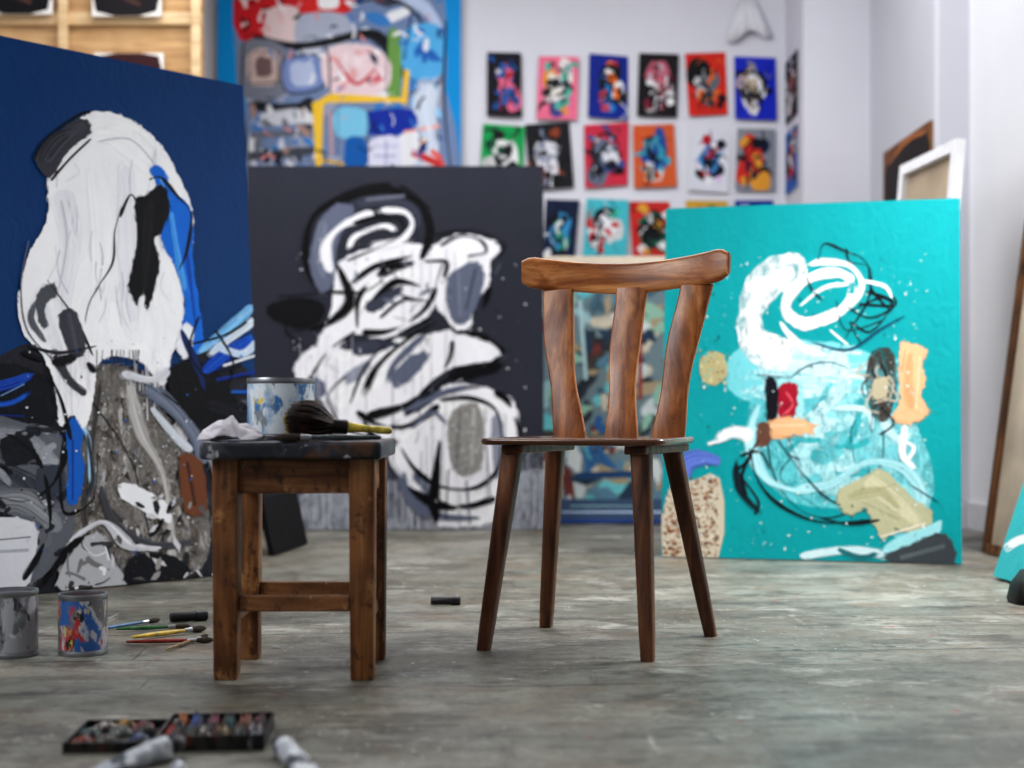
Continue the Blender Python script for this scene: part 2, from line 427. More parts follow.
p.poly([(0,440),(26,436),(34,458),(6,466)],(26,28,36),smooth=False,fray=3); p.poly([(36,470),(58,466),(64,490),(42,500)],(60,64,76),smooth=False,fray=3)
p.poly([(-20,525),(32,522),(34,560),(22,590),(-20,592)],(214,214,220),smooth=False,fray=3); p.line([(-15,541),(30,537)],3,(110,110,118)); p.line([(-10,552),(28,550)],8,(180,182,190),dry=4)
p.brk([(0,430),(38,462),(48,530),(24,580)],4,BK)
p.brk([(-30,486),(24,500),(56,478),(68,440)],3,BK)
p.poly([(66,424),(84,420),(80,452),(84,470),(76,502),(66,498),(68,462)],(20,98,190),smooth=False,fray=2)
p.line([(80,424),(88,440),(90,486)],5,(170,204,232),dry=6,jit=40); p.line([(72,440),(72,500)],4,(8,60,150),dry=3); p.line([(86,430),(92,480),(80,504)],4,(60,64,74),dry=4,jit=40)
p.brk([(64,420),(58,470),(64,514),(92,498),(97,450)],2.4,BK)
# white head
p.poly([(48,178),(60,140),(90,113),(125,118),(157,142),(180,180),(192,215),(190,262),(182,300),(186,330),(172,352),(163,384),(152,374),(140,362),(112,356),(97,366),(92,400),(84,428),(72,414),(60,424),(54,385),(40,352),(22,332),(18,300),(28,255),(46,222)],WH,fray=1.5)
for q,w,c in (([(70,140),(110,135),(145,160),(160,200)],26,(253,252,254)),([(62,190),(70,250),(60,320)],24,(241,240,245)),([(90,150),(100,230),(96,330)],22,(252,251,253)),
              ([(125,160),(128,240),(135,340)],20,(242,241,246)),([(150,300),(160,330),(155,370)],14,(250,250,252)),([(35,290),(50,330),(75,410)],14,(241,240,245)),([(110,300),(120,340),(150,350)],16,(253,253,254)),([(66,150),(96,122),(132,132)],10,(254,254,255))):
    p.line(q,w,c,dry=7,jit=9)
for i in range(30):
    x=52+i*3.8+p.r.uniform(-4,4); y=p.r.uniform(135,300)
    if x>166 : continue
    l=p.r.uniform(16,46)
    p.line([(x,y),(x+p.r.uniform(-4,6),y+l*.5),(x+p.r.uniform(-9,9),y+l)],p.r.uniform(.6,1.3),p.r.choice([(200,199,210),(218,217,226),(255,255,255)]))
p.line([(96,142),(130,140),(158,170)],1.6,(210,209,218)); p.line([(60,200),(66,240),(58,290)],2,(212,211,220))
for i in range(26):
    x=p.r.choice([p.r.uniform(56,90),p.r.uniform(130,166)]); y=p.r.uniform(345,375); p.line([(x,y),(x+p.r.uniform(-2,2),y+p.r.uniform(12,60))],p.r.uniform(.8,3),(232,231,236),smooth=False)
for i in range(14):
    x=p.r.uniform(92,140); p.line([(x,350),(x+p.r.uniform(-2,2),p.r.uniform(360,388))],p.r.uniform(.8,2.6),(70,70,76),smooth=False)
p.poly([(34,160),(42,146),(78,118),(90,132),(66,152),(50,178)],(62,63,70),smooth=False,fray=2)
p.line([(42,166),(58,143),(84,125)],17,(70,71,80),dry=9,jit=40)
p.line([(33,160),(44,140),(75,117),(90,112)],2.4,BK); p.line([(50,181),(68,160),(90,139)],2.4,BK)
p.poly([(150,172),(160,168),(170,190),(190,212),(192,262),(197,300),(203,345),(190,352),(182,330),(184,300),(172,262),(160,238),(166,205)],(14,110,212),fray=2)
p.line([(170,212),(176,250),(186,300)],6,(80,162,236),dry=6,jit=40); p.line([(184,240),(190,290),(196,335)],4,(8,72,170),dry=3); p.line([(158,176),(168,200)],3,(120,190,240),dry=3)
p.poly([(183,325),(192,330),(190,352),(182,358),(176,345)],(240,242,246),fray=1.5)
p.poly([(157,186),(166,192),(168,212),(160,232),(152,240),(158,262),(153,290),(146,308),(142,290),(136,304),(128,285),(133,262),(136,232),(134,200),(145,196)],BK,smooth=False,fray=2)
p.line([(150,200),(146,250),(144,290)],8,(24,24,30),dry=6,jit=26)
p.line([(148,180),(160,178),(176,196),(190,214),(186,250),(178,270)],2.4,BK,am=.5)
p.brk([(137,205),(128,195),(115,230),(112,265),(90,300),(84,330)],1.8,(24,24,30))
p.line([(28,240),(20,285),(26,330),(52,360)],1.3,(110,110,124))
p.poly([(36,296),(50,284),(56,292),(44,306),(46,326),(38,322)],(84,86,94),smooth=False,fray=2)
p.line([(36,300),(30,320),(46,344)],5,(110,112,122),dry=5,jit=40)
p.line([(46,280),(75,320),(92,356)],1.8,BK,am=.5)
p.poly([(58,316),(76,312),(84,350),(70,356)],(66,67,76),smooth=False,fray=2); p.line([(67,314),(76,352)],12,(80,81,90),dry=9,jit=44)
p.line([(50,350),(68,380),(86,396)],9,(58,58,66),dry=6,jit=44)
p.line([(28,346),(58,353),(96,346)],2.4,(40,40,46),am=.5)
p.brk([(16,348),(50,362),(80,358),(98,376)],4,BK)
p.line([(44,368),(60,400),(70,440)],2.6,BK,am=.5)
p.poly([(168,372),(190,362),(215,372),(236,400),(240,432),(212,444),(188,432),(172,408)],BK,smooth=False,fray=3)
p.brk([(190,350),(215,385),(232,420)],4,BK)
p.line([(180,330),(195,365),(205,395)],6,(16,40,96),dry=4)
for q,w,c in (([(200,374),(228,352),(252,338)],12,(16,86,190)),([(196,354),(226,330),(252,306)],10,(130,190,235)),([(206,356),(236,334),(254,320)],8,(222,232,244)),([(212,345),(240,354),(256,342)],9,(196,212,232)),([(215,380),(256,372)],11,(10,54,140)),([(222,366),(256,356)],6,(236,240,248)),([(230,392),(258,392)],9,(30,96,180)),([(226,404),(258,408)],7,(14,20,40)),([(214,372),(240,366)],5,(14,20,40)),([(236,318),(254,310)],8,(150,200,236))):
    p.line(q,w,c,dry=8,jit=40)
p.line([(186,345),(222,336),(246,322)],2.2,BK); p.line([(198,316),(188,350),(202,376)],2.2,BK); p.line([(214,330),(232,362),(226,392)],2,BK)
p.line([(204,404),(230,412),(256,424)],14,(28,28,38),dry=8,jit=30)
p.line([(138,384),(168,405),(196,440),(204,474)],15,(112,120,138),dry=10,jit=36)
p.line([(150,408),(176,438),(192,452)],8,(206,210,218),dry=6)
p.line([(118,373),(150,380),(168,370)],9,(216,216,222),dry=7)
p.line([(160,392),(200,424),(214,452)],3,BK,dry=2)
p.poly([(122,482),(162,500),(170,520),(160,520),(120,498)],(238,238,240),smooth=False,fray=1.5)
p.poly([(178,458),(200,462),(206,508),(184,512)],(112,66,42),smooth=False,fray=2); p.line([(186,462),(194,506)],8,(84,50,36),dry=6,jit=40)
p.brk([(150,540),(174,500),(178,466)],3,BK)
p.line([(96,470),(112,520),(150,545),(200,540)],7,(70,70,76),dry=6,jit=44)
p.line([(62,548),(100,522),(128,545),(160,548)],8,(214,214,218),dry=7,jit=40,am=.5)
p.line([(40,590),(80,540),(112,580)],9,BK,dry=7,jit=34)
p.poly([(64,560),(95,532),(112,560),(126,588),(60,592)],(180,180,184),smooth=False,fray=3)
p.mess(64,122,540,588,20,[(120,118,118),(232,232,234),(60,60,62)],8,26,1,5)
p.poly([(128,560),(160,552),(190,570),(160,586),(125,588)],(22,22,28),smooth=False,fray=3)
p.line([(205,440),(225,500),(228,570)],13,(150,148,152),dry=9,jit=44)
p.shards(110,204,490,580,34,[(206,204,206),(40,40,44),(150,146,142),(96,92,90)],2,6)
p.dots(20,250,330,590,260,.4,1.5,[(236,236,240),(12,12,16),(40,110,200)])
painting(fr,p,'abstract_painting','large deep blue abstract canvas with white head shape','painting')

# ---------------------------------------------------------------- DARK PAINTING
d0=F*HC/(530.5-HY)
fr=Frame(((245-512)/F*d0*1.015,d0),((544-512)/F*d0,d0),1.607,0.15,t=0.035)
p=Paint(fr.W,fr.H,fr.t,(48,50,61),fr.tl,seed=5,edge=(120,118,116))
p.poly([(292,470),(360,452),(440,462),(543,440),(543,532),(300,532)],(100,103,114),a=.62)
p.poly([(300,496),(380,480),(460,488),(543,470),(543,533),(305,533)],(158,161,170),a=.68)
for i in range(110):
    x=p.r.uniform(298,540); y0=p.r.uniform(440,505)
    p.line([(x,y0),(x+p.r.uniform(-1,1),p.r.uniform(505,532))],p.r.uniform(.6,2.6),p.r.choice([(54,56,68),(214,214,220),(36,36,46),(140,142,154),(110,112,124),(170,172,182)]),smooth=False)
GB=(104,110,130); GD=(66,69,84); WD=(246,245,249)
p.poly([(340,262),(372,248),(420,244),(438,262),(436,300),(420,322),(384,338),(352,334),(334,352),(318,344),(330,316),(334,284)],WD,smooth=False,fray=2.5)
p.poly([(434,246),(468,234),(500,246),(490,262),(488,286),(474,300),(470,330),(456,340),(448,318),(436,306),(430,276)],WD,smooth=False,fray=2.5)
p.poly([(296,362),(322,344),(352,352),(396,340),(444,330),(462,334),(500,348),(484,364),(452,368),(420,392),(392,436),(350,438),(330,414),(318,396),(300,390)],WD,smooth=False,fray=2.5)
p.poly([(388,420),(420,398),(450,384),(486,388),(514,402),(518,436),(510,484),(498,520),(440,526),(424,500),(400,482),(384,448)],WD,smooth=False,fray=2.5)
for q,w in (([(340,310),(380,290),(420,270)],18),([(330,356),(380,350),(440,338)],12),([(330,405),(366,384),(430,352)],20),([(400,440),(440,410),(500,405)],16),([(410,470),(450,500),(500,490)],20),([(450,250),(470,270),(455,320)],16),([(440,515),(480,520),(500,500)],12),([(300,376),(330,360),(350,356)],14)):
    p.line(q,w,(252,252,253),dry=8,jit=14)
for q,c in (([(352,344),(384,340),(396,346),(360,356)],GD),([(420,326),(440,318),(446,328),(424,336)],(48,50,61)),([(392,372),(420,352),(428,360),(398,388)],GB),([(452,370),(500,362),(496,372),(462,380)],BK),
            ([(366,302),(396,286),(400,294),(374,312)],GD),([(404,404),(436,388),(440,396),(410,414)],GB),([(306,384),(320,378),(326,394),(312,398)],GB),([(420,470),(438,486),(432,498),(414,480)],GB),([(492,420),(504,424),(502,470),(494,474)],(150,154,168)),([(346,372),(368,362),(366,372),(348,384)],(150,154,168))):
    p.poly(q,c,smooth=False,rough=.8,fray=2)
for i in range(70):
    x=p.r.uniform(298,512); y0=p.r.uniform(380,500) if x>380 else p.r.uniform(350,430); p.line([(x,y0),(x,y0+p.r.uniform(15,80))],p.r.uniform(.7,2.6),p.r.choice([(236,236,240),(216,216,222),(120,123,136)]),smooth=False)
for x in (300,306,312,318,326,333,345,352): p.line([(x,330+p.r.uniform(0,30)),(x+1,p.r.uniform(390,460))],1.3,(206,206,214),smooth=False)
p.line([(324,296),(306,258),(314,216),(350,195),(388,189),(420,204),(430,232),(420,262)],8,BK,dry=8,jit=24,am=.4)
p.poly([(318,222),(338,204),(354,210),(338,240),(334,280),(320,292),(310,262)],GB,smooth=False,fray=2)
p.line([(326,214),(320,250),(324,284)],8,(128,134,152),dry=7,jit=34)
p.line([(350,206),(384,200),(414,212),(414,238)],11,GD,dry=8,jit=24)
p.line([(366,200),(405,196)],7,(112,116,130),dry=7,jit=36)
p.line([(332,278),(326,248),(342,226),(376,212)],9,WD,dry=6,jit=12,am=.4)
p.line([(376,210),(404,212),(412,226),(398,242),(366,248)],7,WD,dry=6,jit=12,am=.4)
p.line([(348,250),(356,236),(384,226),(396,232)],6,WD,dry=5)
p.line([(346,262),(344,290)],7,WD,dry=4)
p.brk([(352,222),(376,216),(400,220),(400,236),(372,250),(338,264)],2.6,BK,n=3)
p.line([(356,232),(384,228)],2,BK)
p.brk([(356,190),(400,186),(432,210)],2.6,BK,n=2)
p.line([(336,262),(350,300),(330,322),(308,330)],8,BK,dry=7,am=.4)
p.poly([(272,304),(300,298),(324,306),(318,322),(296,328),(270,316)],BK,smooth=False,fray=2.5)
p.line([(278,296),(332,293)],3.5,BK,dry=3); p.line([(284,334),(332,322)],2.4,BK); p.line([(290,300),(286,330),(300,344)],2,BK)
p.line([(330,292),(362,292),(384,280)],2.4,BK,am=.5)
p.line([(440,246),(460,236),(480,240),(486,252),(468,256)],2.4,BK,am=.4)
p.line([(430,236),(470,230),(504,244),(496,258)],2.2,(30,30,36),am=.4)
p.poly([(452,272),(476,262),(484,284),(470,318),(454,322),(446,300)],GB,smooth=False,fray=2.5)
p.line([(458,272),(460,316)],9,(124,130,148),dry=8,jit=36); p.line([(476,268),(466,310)],5,GD,dry=4)
p.brk([(444,262),(436,300),(456,332),(478,316),(490,280)],2.8,BK)
p.line([(424,262),(446,262),(444,278)],3.4,BK,am=.4)
p.brk([(420,262),(384,270),(358,296),(356,328)],5.5,BK,n=2); p.brk([(360,334),(390,332),(424,312),(440,284)],4.5,BK,n=2)
p.line([(412,256),(376,266),(350,284)],4,BK,dry=4,am=.5)
p.line([(372,300),(396,282),(420,286)],4.5,BK,dry=4,am=.5)
p.line([(380,318),(404,300),(432,302)],2.2,BK,am=.5)
p.brk([(356,330),(328,350),(308,380),(300,394)],3,BK)
p.shards(350,440,262,330,8,[(50,52,62),(120,124,138),(20,20,26)],2,5,asp=2.2)
for x in (402,412,421,430,446,455): p.line([(x,250),(x+p.r.uniform(-3,3),p.r.uniform(380,470))],1.1,(90,90,100),smooth=False)
p.brk([(440,322),(408,340),(378,368),(362,402)],5.5,BK,n=2); p.brk([(366,416),(410,402),(446,364),(452,336)],4.5,BK,n=2)
p.line([(432,318),(396,336),(366,366),(350,404)],2,BK,am=.5)
p.line([(424,336),(396,362),(386,384)],6,GB,dry=5)
p.brk([(454,330),(484,336),(506,352)],4.5,BK,n=2); p.brk([(500,358),(484,366),(450,376),(424,400),(396,420)],5,BK,n=3)
p.line([(446,380),(478,368),(502,364)],9,BK,dry=8,am=.4)
p.brk([(356,410),(380,424),(410,424),(444,400)],4.5,BK,n=2); p.brk([(440,396),(476,388),(508,400),(520,440),(510,486),(494,524)],5.5,BK,n=4)
p.line([(362,420),(380,444),(400,440)],8,BK,dry=7)
p.line([(410,410),(440,394),(470,386)],6,GB,dry=5)
p.brk([(330,400),(350,430),(388,442)],3.2,BK,n=2)
p.line([(346,376),(328,396),(338,422)],2.2,BK,am=.5)
p.brk([(384,440),(392,470),(424,498),(462,508),(500,498)],5,BK,n=3)
p.line([(400,446),(416,470),(440,486),(474,488),(498,468),(500,430)],3.4,BK,dry=2,am=.4)
p.line([(440,400),(470,398),(496,410),(502,440)],3,BK,am=.5)
p.line([(392,462),(412,500),(440,516),(480,518)],7,GB,dry=8,am=.4)
p.poly([(452,412),(476,404),(484,430),(480,468),(458,474),(448,446)],(150,148,144),smooth=False,fray=2.5)
p.line([(460,410),(456,468)],9,(120,118,118),dry=8,jit=44); p.line([(474,408),(472,466)],8,(186,184,180),dry=7,jit=36)
p.dots(450,483,408,470,160,.4,1.4,[(60,58,60),(90,88,90),(210,208,204)])
p.line([(412,428),(432,412),(446,424)],4,GB,dry=3)
p.line([(440,440),(434,500),(438,526)],8,BK,dry=8,am=.4); p.line([(448,470),(446,520)],3,BK,dry=2)
p.line([(404,470),(408,500),(430,520)],6,GB,dry=5)
p.line([(466,480),(470,524)],4,GB,dry=4); p.line([(486,440),(490,500)],4,(150,154,166),dry=4)
for i in range(44):
    x=p.r.uniform(304,512);y=p.r.uniform(240,500)
    p.line([(x,y),(x+p.r.uniform(-12,12),y+p.r.uniform(-14,14))],p.r.uniform(.7,2.2),p.r.choice([BK,(120,124,138),WD]))
p.dots(290,530,240,525,220,.4,1.4,[(236,236,240),(10,10,14)])
painting(fr,p,'abstract_painting','charcoal grey abstract canvas with white and black loops','painting')

# ---------------------------------------------------------------- TEAL PAINTING
fr=Frame(G(661,557.5),G(962,565),1.243,0.12,t=0.03)
T=(0,158,162)
p=Paint(fr.W,fr.H,fr.t,T,fr.tl,seed=8,edge=(0,134,140))
LC=(150,220,224); LW=(246,250,250); B2=(16,18,28)
p.poly([(728,388),(730,356),(760,342),(805,340),(850,346),(880,360),(886,380),(852,402),(800,396),(760,404)],(124,210,216),a=.86)
p.poly([(752,400),(800,388),(870,396),(902,428),(906,470),(880,500),(830,508),(784,498),(756,460)],(104,202,208),a=.70)
p.poly([(762,350),(826,346),(850,366),(824,396),(770,390)],(206,240,243),a=.74)
p.poly([(786,420),(850,406),(890,436),(872,486),(812,490)],(176,230,234),a=.62)
p.poly([(848,430),(896,416),(926,446),(932,500),(900,540),(872,500)],(128,210,216),a=.62)
for i in range(26):
    x=p.r.uniform(736,850); y=p.r.uniform(346,396)
    p.line([(x,y),(min(x+p.r.uniform(24,70),884),y+p.r.uniform(-8,8))],p.r.uniform(4,12),p.r.choice([LC,(182,234,238),(216,243,245)]),a=.7)
for i in range(26):
    x=p.r.uniform(780,880); y=p.r.uniform(404,486); an=p.r.gauss(-.5,.6); l=p.r.uniform(20,56)
    p.line([(x,y),(x+l*.5*math.cos(an)+3,y+l*.5*math.sin(an)+3),(x+l*math.cos(an),y+l*math.sin(an))],p.r.uniform(4,14),p.r.choice([LC,(110,204,210),(200,238,241),(60,178,184)]),a=.66)
p.line([(806,264),(768,280),(750,316),(758,345),(792,358)],30,LW,a=.55)
p.line([(794,271),(764,288),(753,320),(762,345),(790,355)],14,LW,dry=12,jit=24)
p.line([(770,266),(800,260)],8,LW,a=.7); p.line([(752,300),(744,336),(760,352)],12,LW,a=.6)
p.line([(800,268),(822,262),(850,266),(862,286),(848,306),(820,322),(800,330)],6,LW,dry=6)
ring=[(820+ 36*math.cos(a)*.94+ 14*math.sin(a)*.3, 297- 12*math.cos(a)+ 22*math.sin(a)) for a in [i*math.pi/6 for i in range(13)]]
p.line(ring,10,(252,253,253),dry=8,jit=12)
p.line([(800,306),(824,288),(850,284)],4,(240,246,247),dry=4)
p.line([(786,318),(806,326),(838,318)],7,(250,252,252),dry=5)
p.line([(818,262),(824,244),(842,250),(866,262),(872,290),(892,312)],1.8,B2,am=.5)
p.line([(846,248),(850,262),(870,268),(868,300),(850,330),(838,352)],1.5,B2,am=.5)
p.line([(806,276),(812,290),(822,300)],2,B2)
p.line([(846,306),(870,318),(896,304),(884,288)],1.8,B2)
p.line([(862,290),(890,300),(888,306),(858,304)],3.2,B2,dry=3)
p.line([(850,312),(880,298),(892,306),(870,332),(850,322),(862,345)],1.7,B2,am=.4)
p.line([(836,300),(846,330),(884,320)],1.3,B2)
p.line([(812,342),(848,350),(880,330),(905,316)],2.4,(10,80,104),am=.5)
p.line([(780,322),(800,345),(830,357)],6,LW,dry=5); p.line([(830,330),(848,345)],4,LW); p.line([(856,280),(884,286),(892,298)],3.4,LW,dry=2)
ov=[(826+58*math.cos(a),440+78*math.sin(a)) for a in [math.radians(t) for t in range(-10,300,22)]]
p.line(ov,1.1,(16,60,70),am=.5)
for i in range(6):
    x=p.r.uniform(770,870);y=p.r.uniform(390,480)
    p.line([(x,y),(x+p.r.uniform(-15,15),y+p.r.uniform(10,25)),(x+p.r.uniform(-30,30),y+p.r.uniform(20,60))],.9,(14,44,56),am=.5)
p.line([(760,402),(750,440),(768,480),(810,494)],9,(176,230,235),dry=9,jit=30,am=.4)
p.line([(790,490),(830,484),(868,462),(906,470),(922,500),(902,530)],10,(176,230,235),dry=9,jit=30,am=.4)
p.line([(888,388),(884,420),(900,440),(914,428)],9,(200,238,241),dry=7,jit=24)
p.line([(905,425),(903,455),(918,470)],7,LW,dry=5)
p.line([(830,408),(866,410),(872,430)],5,(206,240,242),dry=4)
p.poly([(774,384),(800,382),(802,420),(778,424)],(160,218,222),smooth=False,fray=2)
p.poly([(779,388),(796,385),(797,402),(792,418),(781,420)],(164,18,46),rough=.6,fray=1.5)
p.line([(786,392),(793,404),(785,414)],2.4,(226,90,106)); p.line([(783,408),(794,402)],2,(90,10,30))
p.poly([(766,380),(777,382),(777,418),(768,420)],B2,smooth=False,fray=2)
p.line([(758,375),(792,378)],3,B2,dry=2)
p.poly([(764,427),(774,420),(790,417),(806,421),(812,426),(812,432),(792,434),(780,438),(766,436)],(244,186,138),rough=.8,fray=2)
p.line([(764,435),(796,437)],2.2,(220,150,96)); p.line([(770,426),(806,425)],5,(250,204,162),dry=6)
p.poly([(758,425),(768,424),(770,442),(757,446)],(110,74,58),smooth=False,fray=2)
p.poly([(901,346),(910,343),(926,351),(921,364),(925,380),(921,396),(927,410),(922,418),(906,424),(894,417),(901,398),(899,372)],(244,186,140),rough=.8,fray=2)
p.line([(911,350),(908,384),(912,414)],9,(232,168,120),dry=9,jit=24); p.line([(920,356),(916,410)],4,(250,206,166),dry=4); p.line([(905,350),(902,372)],1.3,B2)
p.poly([(872,352),(892,350),(897,384),(888,420),(872,414),(866,380)],(70,64,58),a=.6)
for i in range(13):
    x,y=p.r.uniform(868,892),p.r.uniform(352,410); p.line([(x,y),(x+p.r.uniform(-14,14),y+p.r.uniform(6,20)),(x+p.r.uniform(-8,8),y+p.r.uniform(14,30))],p.r.uniform(.9,2.4),p.r.choice([B2,B2,(90,60,40),(200,190,170)]))
p.poly([(874,380),(888,378),(886,396),(874,398)],(190,180,150),smooth=False,fray=2)
p.poly([(700,360),(712,352),(724,356),(727,374),(716,385),(702,380)],(186,176,130),a=.9)
p.dots(696,730,350,388,70,.5,1.8,[(90,190,180),(150,120,70),(212,204,160)])
p.line([(686,484),(686,464),(702,458),(722,462)],15,(104,128,210),dry=9,jit=30)
p.poly([(663,470),(684,466),(688,482),(720,478),(718,558),(662,558)],(206,196,174),smooth=False)
p.dots(664,718,478,557,760,.6,2.2,[(140,70,30),(110,50,20),(90,40,18),(226,216,196),(170,110,60)])
p.poly([(662,466),(674,462),(680,468),(670,486),(664,506),(660,512)],(0,146,152),smooth=False,fray=2)
p.line([(714,440),(735,432),(754,438)],13,LW,dry=9,jit=12)
p.line([(708,444),(728,438)],7,LW,dry=5)
p.line([(736,458),(740,490),(764,516)],6,(16,44,52),dry=7,jit=30)
p.line([(750,448),(758,480),(780,505),(820,522),(870,520)],2.4,B2,am=.5)
p.line([(735,470),(758,500),(754,516)],2.6,B2,dry=2)
p.line([(752,454),(742,476),(748,500)],4,B2,dry=5); p.line([(758,440),(746,462),(736,470)],2.4,B2)
p.line([(778,440),(800,470),(830,500),(870,512)],1.4,B2,am=.5); p.line([(740,456),(760,452),(770,470)],2,B2)
p.poly([(856,482),(870,474),(884,470),(902,488),(916,502),(932,514),(926,530),(912,534),(900,528),(884,538),(874,524),(866,508),(852,514),(842,508),(838,492)],(188,186,150),rough=.8,fray=2)
p.line([(866,480),(890,500),(920,524)],14,(208,204,170),dry=11,jit=24); p.line([(848,498),(880,492),(900,510)],9,(176,172,134),dry=8,jit=24)
p.line([(880,537),(926,523)],4,(232,224,204),dry=4); p.line([(862,502),(900,520)],1.4,(110,100,70)); p.line([(876,490),(896,484)],1.2,(130,120,84))
p.poly([(886,544),(928,526),(942,522),(930,548),(890,558)],(160,222,226),a=.9)
p.line([(800,556),(850,550),(892,556)],9,(212,238,240),dry=9,jit=30)
p.line([(836,548),(860,557),(880,552)],5,(40,116,124),dry=5,jit=30)
p.poly([(886,556),(912,544),(944,534),(954,562),(900,564)],(66,72,76),smooth=False,fray=3)
p.line([(900,558),(945,546)],12,(92,100,104),dry=9,jit=44)
p.line([(912,486),(938,502)],2.8,B2,dry=2)
p.line([(820,518),(850,524),(880,520)],2.2,B2)
p.line([(902,440),(914,448),(906,462)],3,LW)
p.dots(700,930,250,555,460,.35,1.4,[(226,238,238),(244,248,248),(16,34,42),(200,230,232)])
painting(fr,p,'abstract_painting','turquoise abstract canvas with white ring and peach marks','painting')

# ---------------------------------------------------------------- pale painting stack in the gap
d1=6.75
fr=Frame(((530-512)/F*d1,d1),((700-512)/F*d1,d1),1.29,0.22,t=0.04)
p=Paint(fr.W,fr.H,fr.t,(110,130,136),fr.tl,seed=21,edge=(214,200,176))
p.mess(540,680,286,515,100,[(150,186,192),(70,100,116),(196,206,206),(50,56,64),(110,190,196),(196,188,170),(50,100,150),(110,56,52),(70,66,60)],16,46,5,16)
p.shards(546,670,290,515,50,[(200,206,206),(40,60,80),(140,180,160),(90,130,150),(160,146,120)],5,13)
p.poly([(540,250),(700,250),(700,264),(540,264)],(214,202,182),smooth=False)
p.line([(548,276),(680,276)],14,(70,66,66),dry=4)
p.line([(580,300),(586,380)],9,(170,200,204),dry=5)
p.line([(640,300),(640,400)],11,(140,56,50),dry=5)
p.line([(562,440),(640,435)],16,(96,104,84),dry=5)
p.line([(575,476),(640,474)],14,(36,70,110),dry=5)
painting(fr,p,'abstract_painting','pale multicoloured abstract canvas in a cream frame')
fr=Frame(((560-512)/F*6.5,6.5),((668-512)/F*6.5,6.5),0.11,0.02,t=0.03)
p=Paint(fr.W,fr.H,fr.t,(60,80,110),fr.tl,seed=22,edge=(20,30,60))
p.line([(562,512),(668,512)],4,(190,210,230),dry=3); p.line([(562,521),(668,521)],4,(20,60,150)); p.line([(570,506),(650,506)],3,(150,190,190),dry=3)
painting(fr,p,'small_painting','small blue striped canvas propped on the floorboards','painting',st=False)

# ---------------------------------------------------------------- big colourful painting
d2=7.93
x0=(217-512)/F*d2; x1=(461-512)/F*d2; zt=P(0,-90,d2).z; zb=P(0,215,d2).z
fr=Frame((x0,d2),(x1,d2),zt-zb,0.0,t=0.04,z0=zb)
p=Paint(fr.W,fr.H,fr.t,(0,146,214),fr.tl,seed=31,edge=(200,200,205))
p.poly([(238,-50),(300,-60),(400,-50),(440,-20),(446,20),(446,90),(450,200),(246,210),(246,110),(236,60)],(120,140,176),smooth=False)
p.shards(246,442,0,200,60,[(210,214,226),(60,64,78),(60,130,196),(160,166,186),(236,238,242)],6,14)
p.poly([(240,-14),(298,-14),(298,36),(240,40)],(206,36,44),smooth=False)
p.mess(242,296,-10,36,34,[(240,230,230),(140,16,26),(246,236,226),(30,20,30)],6,16,1.2,3.5,dry=False)
p.poly([(268,10),(298,8),(298,42),(266,42)],(226,204,204),smooth=False)
p.poly([(302,-20),(350,-20),(350,12),(302,12)],(214,44,42),smooth=False)
p.poly([(320,-5),(338,-5),(338,8),(320,8)],(244,244,244),smooth=False)
p.shards(345,392,-30,8,10,[(30,90,180),(240,200,80),(240,240,244),(220,90,80)],5,11)
p.poly([(300,16),(345,14),(350,44),(300,46)],(176,182,200),smooth=False)
p.line([(244,34),(300,46),(372,34),(392,60)],9,(14,16,24),dry=5)
p.line([(345,-5),(385,-10),(425,8),(440,40),(432,84)],11,(190,204,230),dry=6)
p.line([(352,4),(386,-2),(416,14),(430,44)],3,(20,24,40))
p.poly([(388,34),(400,36),(400,96),(388,96)],(112,158,80),smooth=False)
p.poly([(404,30),(440,26),(442,74),(406,76)],(90,176,228),smooth=False)
p.shards(404,444,28,120,10,[(150,200,236),(40,104,186),(226,232,240)],4,9)
p.line([(412,8),(404,60)],5,(30,60,110))
p.line([(432,78),(424,110),(434,160)],20,(208,218,234),dry=8)
p.poly([(241,44),(284,46),(286,94),(243,96)],(126,130,144),smooth=False)
p.poly([(250,52),(278,52),(278,82),(250,84)],(200,178,172))
p.poly([(257,59),(271,59),(271,75),(257,75)],(120,96,96))
p.poly([(284,58),(318,56),(323,86),(290,93),(281,76)],(126,146,196))
p.poly([(291,64),(313,63),(315,83),(294,85)],(186,198,226))
p.line([(284,58),(318,56),(323,86),(290,93),(281,76),(284,58)],1.8,(20,20,30)); p.line([(250,52),(278,52),(278,82),(250,84),(250,52)],1.6,(30,30,40),smooth=False)
p.poly([(326,50),(362,44),(388,58),(386,90),(340,96),(322,76)],(236,212,216))
p.shards(328,386,50,94,22,[(250,250,250),(216,110,120),(230,170,172),(60,60,80),(244,226,228)],2.5,6)
p.line([(336,60),(356,84),(378,66)],3,(206,80,90),dry=3)
p.line([(248,104),(290,110),(314,102)],15,(34,38,48),dry=8,jit=40)
p.line([(250,122),(300,116),(316,124)],12,(206,208,216),dry=8,jit=44)
p.line([(250,136),(312,132)],16,(118,122,134),dry=9,jit=54)
p.line([(250,156),(320,150)],22,(70,74,86),dry=10,jit=60)
p.shards(250,318,104,166,20,[(224,226,232),(30,32,42),(120,124,136),(170,140,130)],2.5,7)
